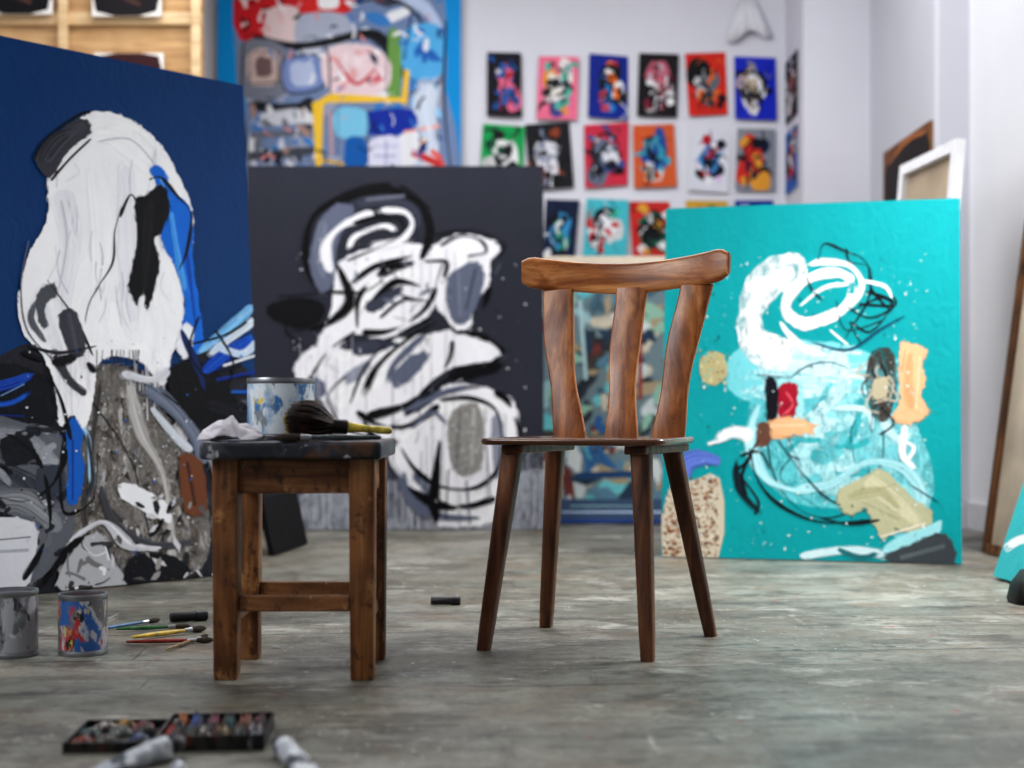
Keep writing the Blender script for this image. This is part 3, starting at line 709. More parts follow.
# yellow squarish loop
p.line([(319,172),(318,104),(330,98),(404,100)],12,(246,200,56),dry=6,smooth=False)
p.line([(404,104),(407,70)],11,(246,200,56),dry=6,smooth=False); p.line([(320,160),(344,164)],10,(236,190,60),dry=5,smooth=False)
p.poly([(368,112),(412,110),(412,132),(368,134)],(16,50,160),smooth=False)
p.poly([(336,110),(366,110),(366,136),(336,136)],(130,200,230),smooth=False)
p.line([(330,112),(332,156)],7,(206,160,160),dry=4)
p.poly([(370,140),(400,138),(400,168),(370,168)],(220,220,238),smooth=False)
p.line([(374,146),(398,146)],2,(40,60,150)); p.line([(374,156),(396,156)],2,(40,60,150)); p.line([(386,140),(386,166)],2,(40,60,150))
p.poly([(346,140),(366,140),(366,170),(346,170)],(16,98,176),smooth=False)
p.poly([(402,134),(412,134),(412,170),(402,170)],(232,232,236),smooth=False)
p.line([(412,152),(444,166)],14,(222,76,72),dry=6,jit=40); p.line([(404,132),(440,126)],7,(240,160,142),dry=4); p.shards(414,444,136,168,8,[(230,90,80),(250,200,150),(40,60,120),(240,240,240)],3,6)
for q in ([(244,40),(242,100),(250,170)],[(446,20),(444,100),(452,180)],[(330,92),(326,48),(300,48)],[(386,92),(388,30)],[(338,110),(338,168)],[(368,110),(368,170)]): p.line(q,2,(18,24,44))
p.mess(245,442,0,165,60,[(240,240,246),(18,18,26),(226,150,150),(60,130,200),(240,240,244)],5,16,.8,3,dry=False)
painting(fr,p,'mural_canvas','tall cyan bordered canvas of colourful patchwork shapes','painting',st=False)

# ---------------------------------------------------------------- prints on the wall
rows=[
 [(487,522,52,116,(24,20,34),(226,110,140),[(230,230,230),(190,40,50),(30,90,160)]),
  (536,577,56,119,(232,118,148),(230,226,220),[(40,60,140),(220,150,60),(30,30,30),(90,180,160)]),
  (588,628,53,117,(16,40,140),(24,28,40),[(235,116,30),(230,230,230),(30,130,200),(200,40,40)]),
  (637,677,53,116,(26,22,28),(190,100,118),[(180,180,186),(120,30,56),(226,226,226)]),
  (689,728,53,116,(208,46,34),(100,110,120),[(230,230,230),(20,20,24),(226,110,40)]),
  (735,777,56,119,(30,48,190),(230,230,234),[(20,20,24),(196,176,150),(60,60,70)])],
 [(479,522,123,184,(14,156,84),(230,230,230),[(20,20,24),(190,190,190),(20,90,60)]),
  (530,574,124,190,(28,28,34),(222,220,226),[(20,20,24),(140,66,40),(130,140,160)]),
  (585,628,125,188,(200,52,76),(104,114,134),[(24,24,40),(60,80,140),(220,220,226)]),
  (634,677,125,188,(206,96,50),(40,80,150),[(20,20,30),(230,230,230),(190,170,144),(60,160,180)]),
  (688,728,128,190,(216,218,226),(60,136,196),[(24,24,44),(180,20,40),(230,230,236)]),
  (735,775,128,190,(138,142,152),(206,50,44),[(20,30,60),(226,160,60),(20,20,24)])],
 [(542,574,199,262,(20,34,66),(60,146,196),[(226,230,230),(20,20,24),(40,140,110)]),
  (582,626,198,262,(74,186,198),(230,232,236),[(196,40,40),(20,20,40),(210,210,210)]),
  (633,675,201,262,(196,48,44),(24,24,28),[(226,226,226),(30,106,86),(220,160,60)]),
  (683,726,200,262,(200,158,54),(30,90,130),[(30,130,86),(20,20,24),(230,230,230)]),
  (735,772,200,262,(26,58,150),(216,218,226),[(20,20,24),(60,140,196)])]]
def abstract(p,bg,blob,acc):
    r=p.r
    def blk(x,y,w,h,c,ang):
        q=[]
        for a,b in ((-w,-h),(w,-h),(w,h),(-w,h)):
            q.append((x+a*math.cos(ang)-b*math.sin(ang)+r.uniform(-.03,.03),y+(a*math.sin(ang)+b*math.cos(ang))*.7+r.uniform(-.02,.02)))
        p.poly(q,c,smooth=False,rough=.006)
    cx,cy=r.uniform(.44,.56),r.uniform(.42,.52)
    for i in range(5): p.line([(r.uniform(.05,.4),r.uniform(.05,.95)),(r.uniform(.6,.95),r.uniform(.05,.95))],r.uniform(.03,.1),tuple(int(v*r.choice((.72,.85,1.12))) if v*1.12<255 else v for v in bg),dry=3)
    for i in range(4): blk(cx+r.uniform(-.25,.25),cy+r.uniform(-.25,.35),r.uniform(.1,.22),r.uniform(.1,.28),blob if i<2 else r.choice(acc),r.uniform(-.6,.6))
    pts=[(cx+r.uniform(.18,.36)*math.cos(t*math.pi/4),cy+r.uniform(.14,.32)*math.sin(t*math.pi/4)) for t in range(8)]
    p.poly(pts,blob,rough=.01)
    for i in range(11): blk(cx+r.uniform(-.32,.32),cy+r.uniform(-.34,.4),r.uniform(.03,.11),r.uniform(.03,.1),r.choice(acc),r.uniform(-1,1))
    for i in range(12):
        c=r.choice(acc+[(12,12,18),(12,12,18),tuple(int(v*.6) for v in blob)])
        x,y=cx+r.uniform(-.3,.25),cy+r.uniform(-.3,.35)
        an=r.uniform(0,6.28); l=r.uniform(.12,.45); b=r.uniform(-.25,.25)
        p.line([(x,y),(x+l*.5*math.cos(an)-b*math.sin(an),y+(l*.5*math.sin(an)+b*math.cos(an))*.7),(x+l*math.cos(an),y+l*.7*math.sin(an))],r.uniform(.015,.075),c,dry=3)
    a0=r.uniform(0,6.28); rr=r.uniform(.2,.3)
    p.line([(cx+rr*math.cos(a0+t),cy-.08+rr*.8*math.sin(a0+t)) for t in (0,.9,1.8,2.7,3.4)],.045,(12,12,18),dry=3)
    p.line([(cx-.1,cy+.15),(cx-.12,.92)],.08,r.choice(acc),dry=4)
def cname(c):
    r,g,b=c
    if max(c)<50: return 'black'
    if min(c)>200: return 'white'
    if max(c)-min(c)<34: return 'grey'
    if r>186 and b>100 and g<140: return 'pink'
    if r>180 and g>140: return 'ochre'
    if r>180 and g>85: return 'orange'
    if r>150: return 'red'
    if g>b+20: return 'green'
    if g>150: return 'turquoise'
    return 'blue'
sd=100
for row in rows:
    for (a0,a1,b0,b1,bg,bl,ac) in row:
        sd+=1; d=7.975
        Wp=(a1-a0)/F*d; Hp=(b1-b0)/F*d
        p=Paint(Wp,Hp,0.002,bg,lambda a,b,W=Wp,H=Hp:(a*W,(1-b)*H),seed=sd,edge=(220,220,220))
        abstract(p,bg,bl,ac)
        sh=p.r.uniform(-.014,.014); s2=p.r.uniform(-.010,.010); s3=p.r.uniform(-.012,.012)
        wf=lambda x,y,z,W=Wp,H=Hp:(x+sh*(z/H)+s3*(x/W)*(z/H),y,z+s2*(x/W))
        o=p.obj('art_print',warp=wf); q=P(a0,b1,d); o.location=q; o.rotation_euler=(math.radians(p.r.uniform(-2,0)),math.radians(p.r.uniform(-3,3)),math.radians(p.r.uniform(-3,3)))
        tag(o,'small abstract paper painting, %s with %s shape, on wall'%(cname(bg),cname(bl)),'painting','abstract works on paper on the white wall')
for (b0,b1,bg,bl,ac) in ((55,118,(30,30,40),(150,90,80),[(230,230,230),(20,20,24)]),(128,190,(60,110,190),(230,232,240),[(20,20,24),(200,60,60)])):
    sd+=1; Wp=.34; Hp=(b1-b0)/F*7.75
    p=Paint(Wp,Hp,0.002,bg,lambda a,b,W=Wp,H=Hp:(a*W,(1-b)*H),seed=sd,edge=(220,220,220))
    abstract(p,bg,bl,ac); o=p.obj('art_print')
    o.location=(1.528,7.95,P(0,b1,7.75).z); o.rotation_euler=(0,0,math.radians(-90))
    tag(o,'abstract paper painting, %s with %s shape, on side wall'%(cname(bg),cname(bl)),'painting','abstract works on paper on the white wall')

# hanging folded paper
M_PAPER=simple('white_paper',(226,226,232),.8,var=.03,scale=8)
bm=bmesh.new(); apex=P(748,-6,7.985); n=14
base=[]
for i in range(n+1):
    t=i/n; px=726+t*46; py=40-10*math.sin(t*math.pi*1.0)*(.3)-6*t+4*math.sin(t*9)
    q=P(px,py,7.965-.022*math.sin(t*math.pi)-.006*math.sin(t*22)); base.append(bm.verts.new(q))
topv=[bm.verts.new(apex+Vector(((i/n-.5)*.05,-.005-.006*math.sin(i/n*math.pi),0))) for i in range(n+1)]
for i in range(n): bm.faces.new((base[i],base[i+1],topv[i+1],topv[i]))
o=fin('hanging_paper',bm,M_PAPER,smooth=True); md=o.modifiers.new('s','SOLIDIFY'); md.thickness=.002
tag(o,'folded white paper cone hanging on the white wall','paper')

# ---------------------------------------------------------------- plywood partition
M_PLY=wood('plywood',(184,146,100),(200,162,114),(210,174,128),'X',.6,sc=.3,blot=.9)
M_BAT=wood('pine_batten',(208,178,134),(220,192,150),(228,202,164),'X',.6,sc=.4,blot=.92)
rk=top('storage_partition','tall plywood partition with pale pine battens','partition',loc=(0,6.9,0))
xl=-2.95; xr=(203-512)/F*6.9
box('plywood_panel',xl,xr,0.0,0.02,0.0,3.2,M_PLY,rk)
for yy in (-120,20,160,330):
    z=P(0,yy,6.9).z; box('horizontal_batten',xl,xr,-.03,-.0005,z-.03,z+.03,M_BAT,rk,bevel=.003)
for px in (-60,66,198):
    x=(px-512)/F*6.9; box('upright',x-.022,x+.022,-.055,-.0305,0,3.2,M_BAT,rk,bevel=.003)
M_BLK=simple('black_paint',(16,16,18),.45,var=.2)
for (a0,a1,b0,b1,c,lab) in ((-18,52,-60,14,(20,20,24),'black picture with white border on plywood partition'),(92,161,-60,16,(30,26,30),'dark picture in white border on plywood partition'),(94,163,53,120,(60,30,34),'wine coloured canvas with white edge on plywood partition')):
    d=6.83; Wp=(a1-a0)/F*d; Hp=(b1-b0)/F*d
    p=Paint(Wp,Hp,.015,(236,232,226),lambda a,b,W=Wp,H=Hp:(a*W,(1-b)*H),seed=int(a0+300),edge=(230,228,224))
    p.poly([(.06,.05),(.94,.05),(.94,.94),(.06,.94)],c,smooth=False,rough=.004)
    p.line([(.2,.3),(.5,.6),(.8,.4)],.1,(150,146,140),dry=4); p.line([(.3,.7),(.7,.85)],.12,(90,60,50),dry=4)
    o=p.obj('framed_picture'); o.location=P(a0,b1,d); tag(o,lab,'picture','framed pictures on the partition')

# ---------------------------------------------------------------- right side canvases
M_WFR=simple('white_frame_paint',(236,236,238),.5,var=.05)
def backcanvas(fr,name,label,matf,matc,w=.035):
    e=top(name,label,'canvas',M=fr.M)
    bm=bmesh.new(); W,Hh,t=fr.W,fr.H,fr.t
    addbox(bm,0,w,0,t,0,Hh); addbox(bm,W-w,W,0,t,0,Hh); addbox(bm,w,W-w,0,t,0,w); addbox(bm,w,W-w,0,t,Hh-w,Hh)
    fin('stretcher_frame',bm,matf,e,bevel=.002)
    box('canvas_back',w,W-w,t*.6,t*.9,w,Hh-w,matc,e)
    return e
fr=Frame((1.445,5.80),(1.495,5.22),1.52,0.14,t=.04)
backcanvas(fr,'stretched_canvas','white edged canvas turned round, leaning by wall',M_WFR,simple('tan_canvas',(178,160,138),.85,var=.12,scale=5),w=.045)
fr=Frame((1.70,5.15),(1.78,3.75),1.22,0.16,t=.03)
backcanvas(fr,'stretched_canvas','tall canvas with brown wooden stretcher leaning on wall',wood('brown_stretcher',(60,36,20),(110,72,38),(150,104,60),'Z',.5,worn=[((40,26,18),12,.55)]),simple('grey_canvas',(190,178,160),.85,var=.2,scale=4))
fr=Frame(G(993,579),(1.52,3.5),0.44,0.14,t=.025)
p=Paint(fr.W,fr.H,fr.t,(60,176,180),lambda a,b:(a*fr.W,(1-b)*fr.H),seed=77,edge=(80,176,178))
p.line([(0,.2),(.3,.4),(.4,.9)],.08,(200,236,236),dry=5); p.line([(.02,.8),(.2,.7),(.5,.9)],.06,(240,244,244),dry=4); p.poly([(.5,.3),(.7,.2),(.8,.5),(.6,.6)],(230,190,150),rough=.01)
painting(fr,p,'small_painting','small turquoise canvas leaning among stacked canvases','painting')
Wp=.80
M=Matrix(((0,1,0,1.872),(-1,0,0,7.17),(0,0,1,1.42),(0,0,0,1)))
p=Paint(Wp,.40,.015,(122,78,50),lambda a,b:(a*Wp,(1-b)*.40),seed=55,edge=(150,110,70))
p.poly([(.12,.12),(.93,.1),(.94,.85),(.5,.9),(.1,.75)],(38,32,32),rough=.01); p.line([(.1,.2),(.5,.05),(.95,.1)],.06,(170,108,60),dry=4); p.line([(.2,.8),(.8,.9)],.1,(150,116,84),dry=4)
o=p.obj('brown_painting'); o.matrix_world=M; tag(o,'brown and black canvas resting on a wall ledge','painting')
o=box('wall_ledge',1.72,1.887,6.45,7.3,1.385,1.419,wood('ledge_wood',(120,84,50),(160,116,74),(190,150,100),'Y',.6),bevel=.003); tag(o,'narrow wooden ledge fixed to white wall','shelf')
fr=Frame(G(274,556),G(308,545),.235,.05,t=.02)
p=Paint(fr.W,fr.H,fr.t,(12,12,14),lambda a,b:(a*fr.W,(1-b)*fr.H),seed=3,edge=(30,30,32)); p.line([(.1,.1),(.9,.1)],.03,(60,60,64))
painting(fr,p,'black_panel','small plain black panel leaning on the floor','panel',st=False)

# ---------------------------------------------------------------- CHAIR
WZ=wood('chair_wood_vertical',(118,64,30),(172,106,56),(208,144,86),'Z',.30,blot=.72)
WX=wood('chair_wood_horizontal',(126,70,34),(182,114,62),(218,156,98),'X',.26,blot=.78)
WL=wood('chair_leg_wood',(66,38,22),(106,66,40),(142,94,60),'Z',.36,blot=.68)
WS=wood('chair_seat_wood',(84,52,32),(122,80,52),(154,108,74),'X',.15,blot=.75,spec=.8)
ch=top('dining_chair','honey brown wooden chair with three slat back','chair',loc=(.187,3.122,0),rz=math.atan2(-.375,.927))
def leg(tp,bt,r0,r1,zt,par,mat):
    rings=[]
    for i in range(9):
        t=i/8; z=zt*(1-t)
        x=tp[0]+(bt[0]-tp[0])*t; y=tp[1]+(bt[1]-tp[1])*t
        r=r0+(r1-r0)*t**.9
        if i==8: r*=.93
        rings.append([(x+a,y+b,z) for a,b in rrect(r,r,r*.55)])
    return loft('leg',rings,mat,par)
zl=.435
leg((-.145,-.13),(-.193,-.182),.0215,.0145,zl,ch,WL)
leg((.140,-.13),(.1695,-.182),.0215,.0145,zl,ch,WL)
leg((-.152,.15),(-.186,.175),.0205,.0150,zl,ch,WL)
leg((.128,.14),(.208,.187),.0215,.0145,zl,ch,WL)
fw,bw,dd=.207,.172,.2
corn=[(-fw,-dd),(fw,-dd),(bw,dd),(-bw,dd)]
def roundpoly(cs,r,n=6):
    out=[];m=len(cs)
    for i in range(m):
        c=Vector(cs[i]);a=(Vector(cs[i-1])-c).normalized();b=(Vector(cs[(i+1)%m])-c).normalized()
        p0=c+a*r;p2=c+b*r
        for k in range(n+1):
            t=k/n; q=p0*(1-t)**2+c*2*t*(1-t)+p2*t*t; out.append((q.x,q.y))
    return out
sp=roundpoly(corn,.045)
def ins(s,z): return [(x*s,y*s,z) for x,y in sp]
rings=[ins(.97,.4365),ins(.992,.439),ins(1.0,.444),ins(1.0,.447),ins(.99,.4505),ins(.95,.4515),ins(.85,.4505),ins(.6,.448),ins(.25,.447)]
loft('seat',rings,WS,ch,angle=60)
for sx in (-1,1):
    o=box('seat_cleat',-.024,.024,-.165,.175,.418,.4363,WL,ch,bevel=.004); o.location=(sx*.137,0,0)
def slat(rb,rm,rt,bb,bt,ph=0):
    rings=[];N=24
    for i in range(N+1):
        t=i/N; z=.447+t*(.800-.447)
        x=rb*(1-t)**2+2*rm*t*(1-t)+rt*t*t
        y=bb+(bt-bb)*(t**1.25)
        w=.0370-.0055*math.sin(t*math.pi)**1.5+.0024*math.cos(t*9.5+ph)+.0035*t
        rings.append([(x+a+.0018*math.sin(t*8+ph),y+b,z) for a,b in rrect(w,.009,.005,3)])
    return loft('back_slat',rings,WZ,ch)
slat(-.122,-.158,-.178,.165,.232)
slat(.0,-.006,.002,.172,.250,.6)
slat(.113,.130,.163,.165,.232,.3)
rings=[];N=34
for i in range(N+1):
    s=-1+2*i/N; x=-.008+s*.252
    y=.255-.050*s*s
    e=max(0,abs(s)-.88)/.12
    zt=.859+.024*abs(s)**1.8- .014*e**2; zb=.789+.016*abs(s)**1.8+.012*e**2
    if abs(s)<.55: zb-=.004*(math.cos(s/.55*math.pi)+1)/2
    h=(zt-zb)/2; th=.012*(1-.25*e)
    tilt=.06
    sl=-2*.050*s/.252; nn=Vector((-sl,1,0)).normalized()
    rings.append([(x+nn.x*(a+b*tilt),y+nn.y*(a+b*tilt)+0,(zt+zb)/2+b) for a,b in rrect(th,h,.0105,4)])
loft('crest_rail',rings,WX,ch)

# ---------------------------------------------------------------- STOOL
wr=[((72,46,30),22,.55),((196,186,170),40,.65),((176,130,84),14,.57)]
SL=wood('stool_wood',(88,52,28),(140,92,54),(178,130,84),'Z',.42,blot=.6,worn=wr)
SLX=wood('stool_rail_wood',(84,50,28),(134,88,52),(170,124,80),'X',.42,blot=.6,worn=wr)
SLY=wood('stool_side_wood',(84,50,28),(134,88,52),(170,124,80),'Y',.42,blot=.6)
m,nt,b=newmat('stool_top_paint')
n=tex(nt,'ShaderNodeTexNoise',9,mscale=(.6,1.4,1),Detail=9.0,Roughness=.7,Distortion=.5)
o=ramp(nt,n.outputs[0],[(0.35,C((26,26,30))),(0.50,C((50,52,58))),(0.60,C((90,92,98))),(0.72,C((160,160,164)))])
n2=tex(nt,'ShaderNodeTexNoise',15,Detail=6.0)
f=ramp(nt,n2.outputs[0],[(0.56,K0),(0.62,(.8,.8,.8,1))]); o=mixc(nt,f,o,C((96,66,44)))
n4=tex(nt,'ShaderNodeTexNoise',28,Detail=5.0)
f=ramp(nt,n4.outputs[0],[(0.62,K0),(0.66,(.9,.9,.9,1))]); o=mixc(nt,f,o,C((190,190,194)))
nt.links.new(o,b.inputs['Base Color']); b.inputs['Roughness'].default_value=.28; bump(nt,b,n.outputs[0],.3,.003)
M_STOP=m
st=top('wooden_stool','square brown wooden stool with dark painted top','stool')
xa=-.541; xb=-.283; ya=2.70; yb=2.925
st.location=((xa+xb)/2,(ya+yb)/2,0); hx=(xb-xa)/2; hy=(yb-ya)/2
for sx in (-1,1):
    for sy in (-1,1):
        rings=[]
        for z,r in ((0,.0205),(.004,.022),(.2,.0235),(.416,.0245)):
            rings.append([(sx*hx+a,sy*hy+b_,z) for a,b_ in rrect(r,r,.004,2)])
        loft('leg',rings,SL,st)
box('seat',-.172,.168,-.165,.165,.4165,.450,M_STOP,st,bevel=.007)
for sy in (-1,1):
    box('apron',-hx+.024,hx-.024,-.009,.009,.352,.4160,SLX,st,bevel=.002).location=(0,sy*(hy+.004),0)
    box('stretcher',-hx+.024,hx-.024,-.011,.011,.128,.158,SLX,st,bevel=.003).location=(0,sy*hy,0)
for sx in (-1,1):
    box('apron',-.009,.009,-hy+.024,hy-.024,.352,.4160,SLY,st,bevel=.002).location=(sx*(hx+.004),0,0)
    box('stretcher',-.011,.011,-hy+.024,hy-.024,.10,.128,SLY,st,bevel=.003).location=(sx*hx,0,0)

# ---------------------------------------------------------------- tins
def canmat(name,base,spots,metal=0.0,rough=.45,soft=.05):
    m,nt,b=newmat(name); o=None
    cur=C(base)
    for i,(c,sc,lo) in enumerate(spots):
        n=tex(nt,'ShaderNodeTexNoise',sc,mscale=(1,1,.5),Detail=6.0,Roughness=.6,Distortion=.4)
        mp=n.inputs['Vector'].links[0].from_node; mp.inputs['Location'].default_value=(i*3.7,i*1.3,0)
        f=ramp(nt,n.outputs[0],[(lo,K0),(lo+soft,W1)])
        o=mixc(nt,f,cur if o is None else o,C(c))
    nt.links.new(o,b.inputs['Base Color']); b.inputs['Roughness'].default_value=rough; b.inputs['Metallic'].default_value=metal
    return m
M_TIN=simple('tin_metal',(150,152,156),.35,.85,var=.12)
def tin(name,loc,r,h,mlabel,label,contents,group=None):
    e=top(name,label,'paint tin',loc=loc,group=group)
    lathe('tin_body',[(r*.97,0),(r,.003),(r,.008),(r*.975,.010),(r*.975,h-.010),(r,h-.008),(r,h-.003),(r*.985,h),(r*.9,h),(r*.88,h-.006),(r*.9,h-.012),(r*.93,h-.012),(r*.93,.006)],M_TIN,e,n=40,caps=False)
    lathe('tin_base',[(r*.96,.001),(r*.95,.004)],M_TIN,e,n=40)
    lathe('tin_label',[(r*.981,.012),(r*.983,.013),(r*.983,h-.013),(r*.981,h-.012)],mlabel,e,n=40,caps=False)
    lathe('paint_surface',[(r*.92,h*.80),(r*.92,h*.82),(r*.4,h*.825)],contents,e,n=32)
    return e
PS=simple('grey_white_paint',(190,192,198),.3,var=.1)
m1=canmat('spattered_label_pale',(160,184,206),[((214,222,228),14,.44),((70,120,170),22,.54),((130,134,140),20,.57),((222,198,80),20,.57),((50,54,62),36,.62)])
q=P(281,437,2.89)
tin('paint_tin',(q.x,2.89,.4505),.069,.124,m1,'pale tin with yellow and blue smears on the stool',PS)
m2=canmat('spattered_label_grey',(112,116,120),[((164,166,170),18,.48),((60,60,64),30,.58),((214,214,220),40,.62)])
m3=canmat('spattered_label_multi',(110,108,114),[((180,180,184),24,.50),((176,56,60),28,.54),((50,96,160),26,.54),((36,36,40),36,.58),((206,180,90),34,.60)])
g=G(15,654); tin('paint_tin',(g.x,2.96,0),.052,.137,m2,'grey smudged metal paint tin on the floor',PS,'paint tins on the floor')
g=G(84,653); tin('paint_tin',(g.x,2.98,0),.051,.127,m3,'metal paint tin with red and blue smears on floor',simple('dark_red_paint',(120,60,60),.3),'paint tins on the floor')

# ---------------------------------------------------------------- brushes
M_FER=simple('ferrule_metal',(170,170,172),.3,.9)
def brush(name,label,loc,rz,L,r,hc,bc,ry=0,group=None,bl=.25):
    e=top(name,label,'paintbrush',loc=loc,group=group); e.rotation_euler=(0,ry,rz)
    lathe('handle',[(r*.35,0),(r*.6,.004),(r*.8,L*.2),(r*.95,L*.42),(r*.7,L*(.93-bl))],simple(name+'_handle_paint',hc,.35,var=.3,scale=40),e,n=14,axis='X')
    lathe('ferrule',[(r*.74,L*(.90-bl)),(r*.95,L*(.92-bl)),(r*.95,L*(.99-bl)),(r,L*(1-bl))],M_FER,e,n=16,axis='X')
    lathe('bristles',[(r*.95,L*(1-bl)+.0003),(r*1.25,L*(1-bl*.7)),(r*1.3,L*(1-bl*.4)),(r*.9,L*(1-bl*.15)),(r*.3,L)],simple(name+'_bristle',bc,.9,var=.4,scale=60,bm=.6),e,n=18,axis='X')
    return e
mb=top('paint_brush','large bushy dark brown brush with dull yellow handle','paintbrush',loc=(-.345,2.765,.4785),group='brushes on the stool')
rr=random.Random(4); bm=bmesh.new()
for i in range(1000):
    a=rr.uniform(0,6.283); ro=math.sqrt(rr.random()); L=rr.uniform(.078,.100)*(1-.14*ro*ro)
    b0=Vector((0,.013*ro*math.cos(a),.012*ro*math.sin(a)))
    sy=.032*ro*math.cos(a)+rr.gauss(0,.003); sz=.031*ro*math.sin(a)+rr.gauss(0,.003)
    prev=None
    for k in range(6):
        t=k/5; prof=math.sin(min(t*2.3,2.2))
        c=b0*(1-t*.4)+Vector((L*t,sy*prof,sz*prof+.006*t)); c.z=max(c.z,-.0265)
        w=.0019*(1-t*.8)
        ring=[bm.verts.new(c+Vector((0,w*math.cos(j*2.094),w*math.sin(j*2.094)))) for j in range(3)]
        if prev:
            for j in range(3): bm.faces.new((prev[j],prev[(j+1)%3],ring[(j+1)%3],ring[j]))
        prev=ring
m,nt,b=newmat('brush_hair'); n=tex(nt,'ShaderNodeTexNoise',60.0,Detail=2.0)
nt.links.new(ramp(nt,n.outputs[0],[(0.35,C((24,15,13))),(0.60,C((56,36,28))),(0.76,C((104,72,54)))]),b.inputs['Base Color']); b.inputs['Roughness'].default_value=.6
fin('bristles',bm,m,mb)
lathe('ferrule',[(.0125,-.026),(.0145,-.022),(.0140,-.006),(.0155,.003)],simple('dark_ferrule',(60,56,54),.4,.8),mb,n=20,axis='X')
lathe('handle',[(.004,-.112),(.0065,-.108),(.0075,-.09),(.0065,-.072),(.0080,-.048),(.0110,-.0262)],simple('dull_yellow_handle_paint',(190,170,70),.4,var=.5,scale=50),mb,n=16,axis='X')
mb.rotation_euler=(0,math.radians(-5),math.radians(184))
brush('paint_brush','slim dark brush resting on the stool top',(-.245,2.665,.4575),math.radians(184),.20,.0065,(60,66,70),(50,40,34),group='brushes on the stool')
fb=[((98,632),(160,622),(60,100,140),'blue',.0045),((116,632),(190,629),(50,104,60),'green',.005),((132,641),(206,631.5),(200,170,70),'yellow',.006),((126,645),(214,643),(150,52,46),'red',.005),((166,652),(208,637.5),(140,114,80),'tan',.004)]
for a,b_,c,nm,r in fb:
    A=G(*a);B=G(*b_)
    brush('paint_brush','slim %s handled brush lying on floorboards'%nm,(A.x,A.y,r*1.3+.0005),math.atan2(B.y-A.y,B.x-A.x),(B-A).length,r,c,(60,50,40),group='brushes on the floor',bl=.2)
def marker(loc,rz,L,r,label):
    e=top('marker_pen',label,'marker',loc=loc); e.rotation_euler=(0,0,rz)
    lathe('barrel',[(r*.9,0),(r,.002),(r,L*.66),(r*.95,L*.665)],M_BLK,e,n=18,axis='X')
    lathe('cap',[(r*1.0,L*.667),(r*1.12,L*.675),(r*1.12,L*.97),(r*.9,L)],simple('cap_plastic',(26,26,30),.3),e,n=18,axis='X')
A=G(160,629);B=G(198,627); marker((A.x,A.y+.10,.0125),math.atan2(B.y-A.y,B.x-A.x)+.1,.09,.011,'black marker pen lying among the brushes')
A=G(431,605); marker((A.x,A.y,.0115),-.04,.078,.010,'short black marker lying alone on the floor')

# ---------------------------------------------------------------- rag on the stool
bm=bmesh.new(); N=40; vs={}
for i in range(N+1):
    for j in range(N+1):
        u=i/N; v=j/N
        cu,cv=(u-.5)*2,(v-.5)*2
        rad=min(1,math.hypot(cu,cv)/1.15)
        nz=abs(noise.noise(Vector((u*3.2,v*3.2,3))))*1.3; n2=abs(noise.noise(Vector((u*7,v*7,9))))
        x=-.538+.058*cu*(1-.12*abs(cv))+.014*noise.noise(Vector((v*5,u*4,1))); y=2.728+.060*cv+.012*noise.noise(Vector((u*5,v*4,7)))
        z=.4530+(1-rad**2.4)*(.016+.042*nz+.016*n2)
        vs[i,j]=bm.verts.new((x,y,z))
for i in range(N):
    for j in range(N): bm.faces.new((vs[i,j],vs[i+1,j],vs[i+1,j+1],vs[i,j+1]))
o=fin('cleaning_rag',bm,simple('rag_cotton',(206,202,208),.9,var=.25,scale=16,bm=.3),smooth=True,angle=180)
md=o.modifiers.new('s','SOLIDIFY'); md.thickness=.002; md.offset=1
tag(o,'crumpled off-white rag on corner of the stool','rag')

# ---------------------------------------------------------------- paint box on floor
pb=top('paint_box','open black paint box caked with mixed colours','paint box',loc=(-.515,2.19,0),rz=math.radians(4))
def tray(name,x0,x1,y0,y1,h,par,mat):
    bm=bmesh.new(); t=.004
    addbox(bm,x0,x1,y0,y1,.0,.004)
    addbox(bm,x0,x1,y0,y0+t,.004,h); addbox(bm,x0,x1,y1-t,y1,.004,h); addbox(bm,x0,x0+t,y0+t,y1-t,.004,h); addbox(bm,x1-t,x1,y0+t,y1-t,.004,h)
    return fin(name,bm,mat,par,bevel=.0012)
M_BOX=canmat('grubby_black_tin',(14,15,17),[((50,46,44),30,.52),((100,50,40),44,.59),((120,118,116),34,.61),((36,60,80),40,.61)],rough=.4)
tray('box_base',-.02,.140,-.08,.08,.024,pb,M_BOX)
tray('box_lid',-.155,-.024,-.08,.08,.016,pb,M_BOX)
cols=[(130,40,34),(150,84,40),(50,76,48),(34,50,96),(136,128,120),(106,46,64),(144,114,50),(28,72,74),(46,38,38),(94,52,36),(116,116,122),(76,32,40)]
k=0
for i in range(6):
    for j in range(2):
        c=cols[k]; k+=1
        x=-.013+i*.0247; y=-.068+j*.072
        bm=bmesh.new(); N=7; R={}
        for a in range(N+1):
            for b_ in range(N+1):
                ex=min(a,b_,N-a,N-b_)
                z=.0046 if ex==0 else .020+.016*noise.noise(Vector((a*.9+k*3,b_*.9,k)))+.004*(ex>1)
                R[a,b_]=bm.verts.new((x+.0240*a/N,y+.066*b_/N,max(z,.0046)))
        for a in range(N):
            for b_ in range(N): bm.faces.new((R[a,b_],R[a+1,b_],R[a+1,b_+1],R[a,b_+1]))
        mm=canmat('caked_pan_colour',c,[((20,18,18),50,.47),(tuple(min(255,int(v*1.6)) for v in c),60,.58),((180,170,160),40,.63)],rough=.5)
        fin('paint_pan',bm,mm,pb,smooth=True,angle=180)
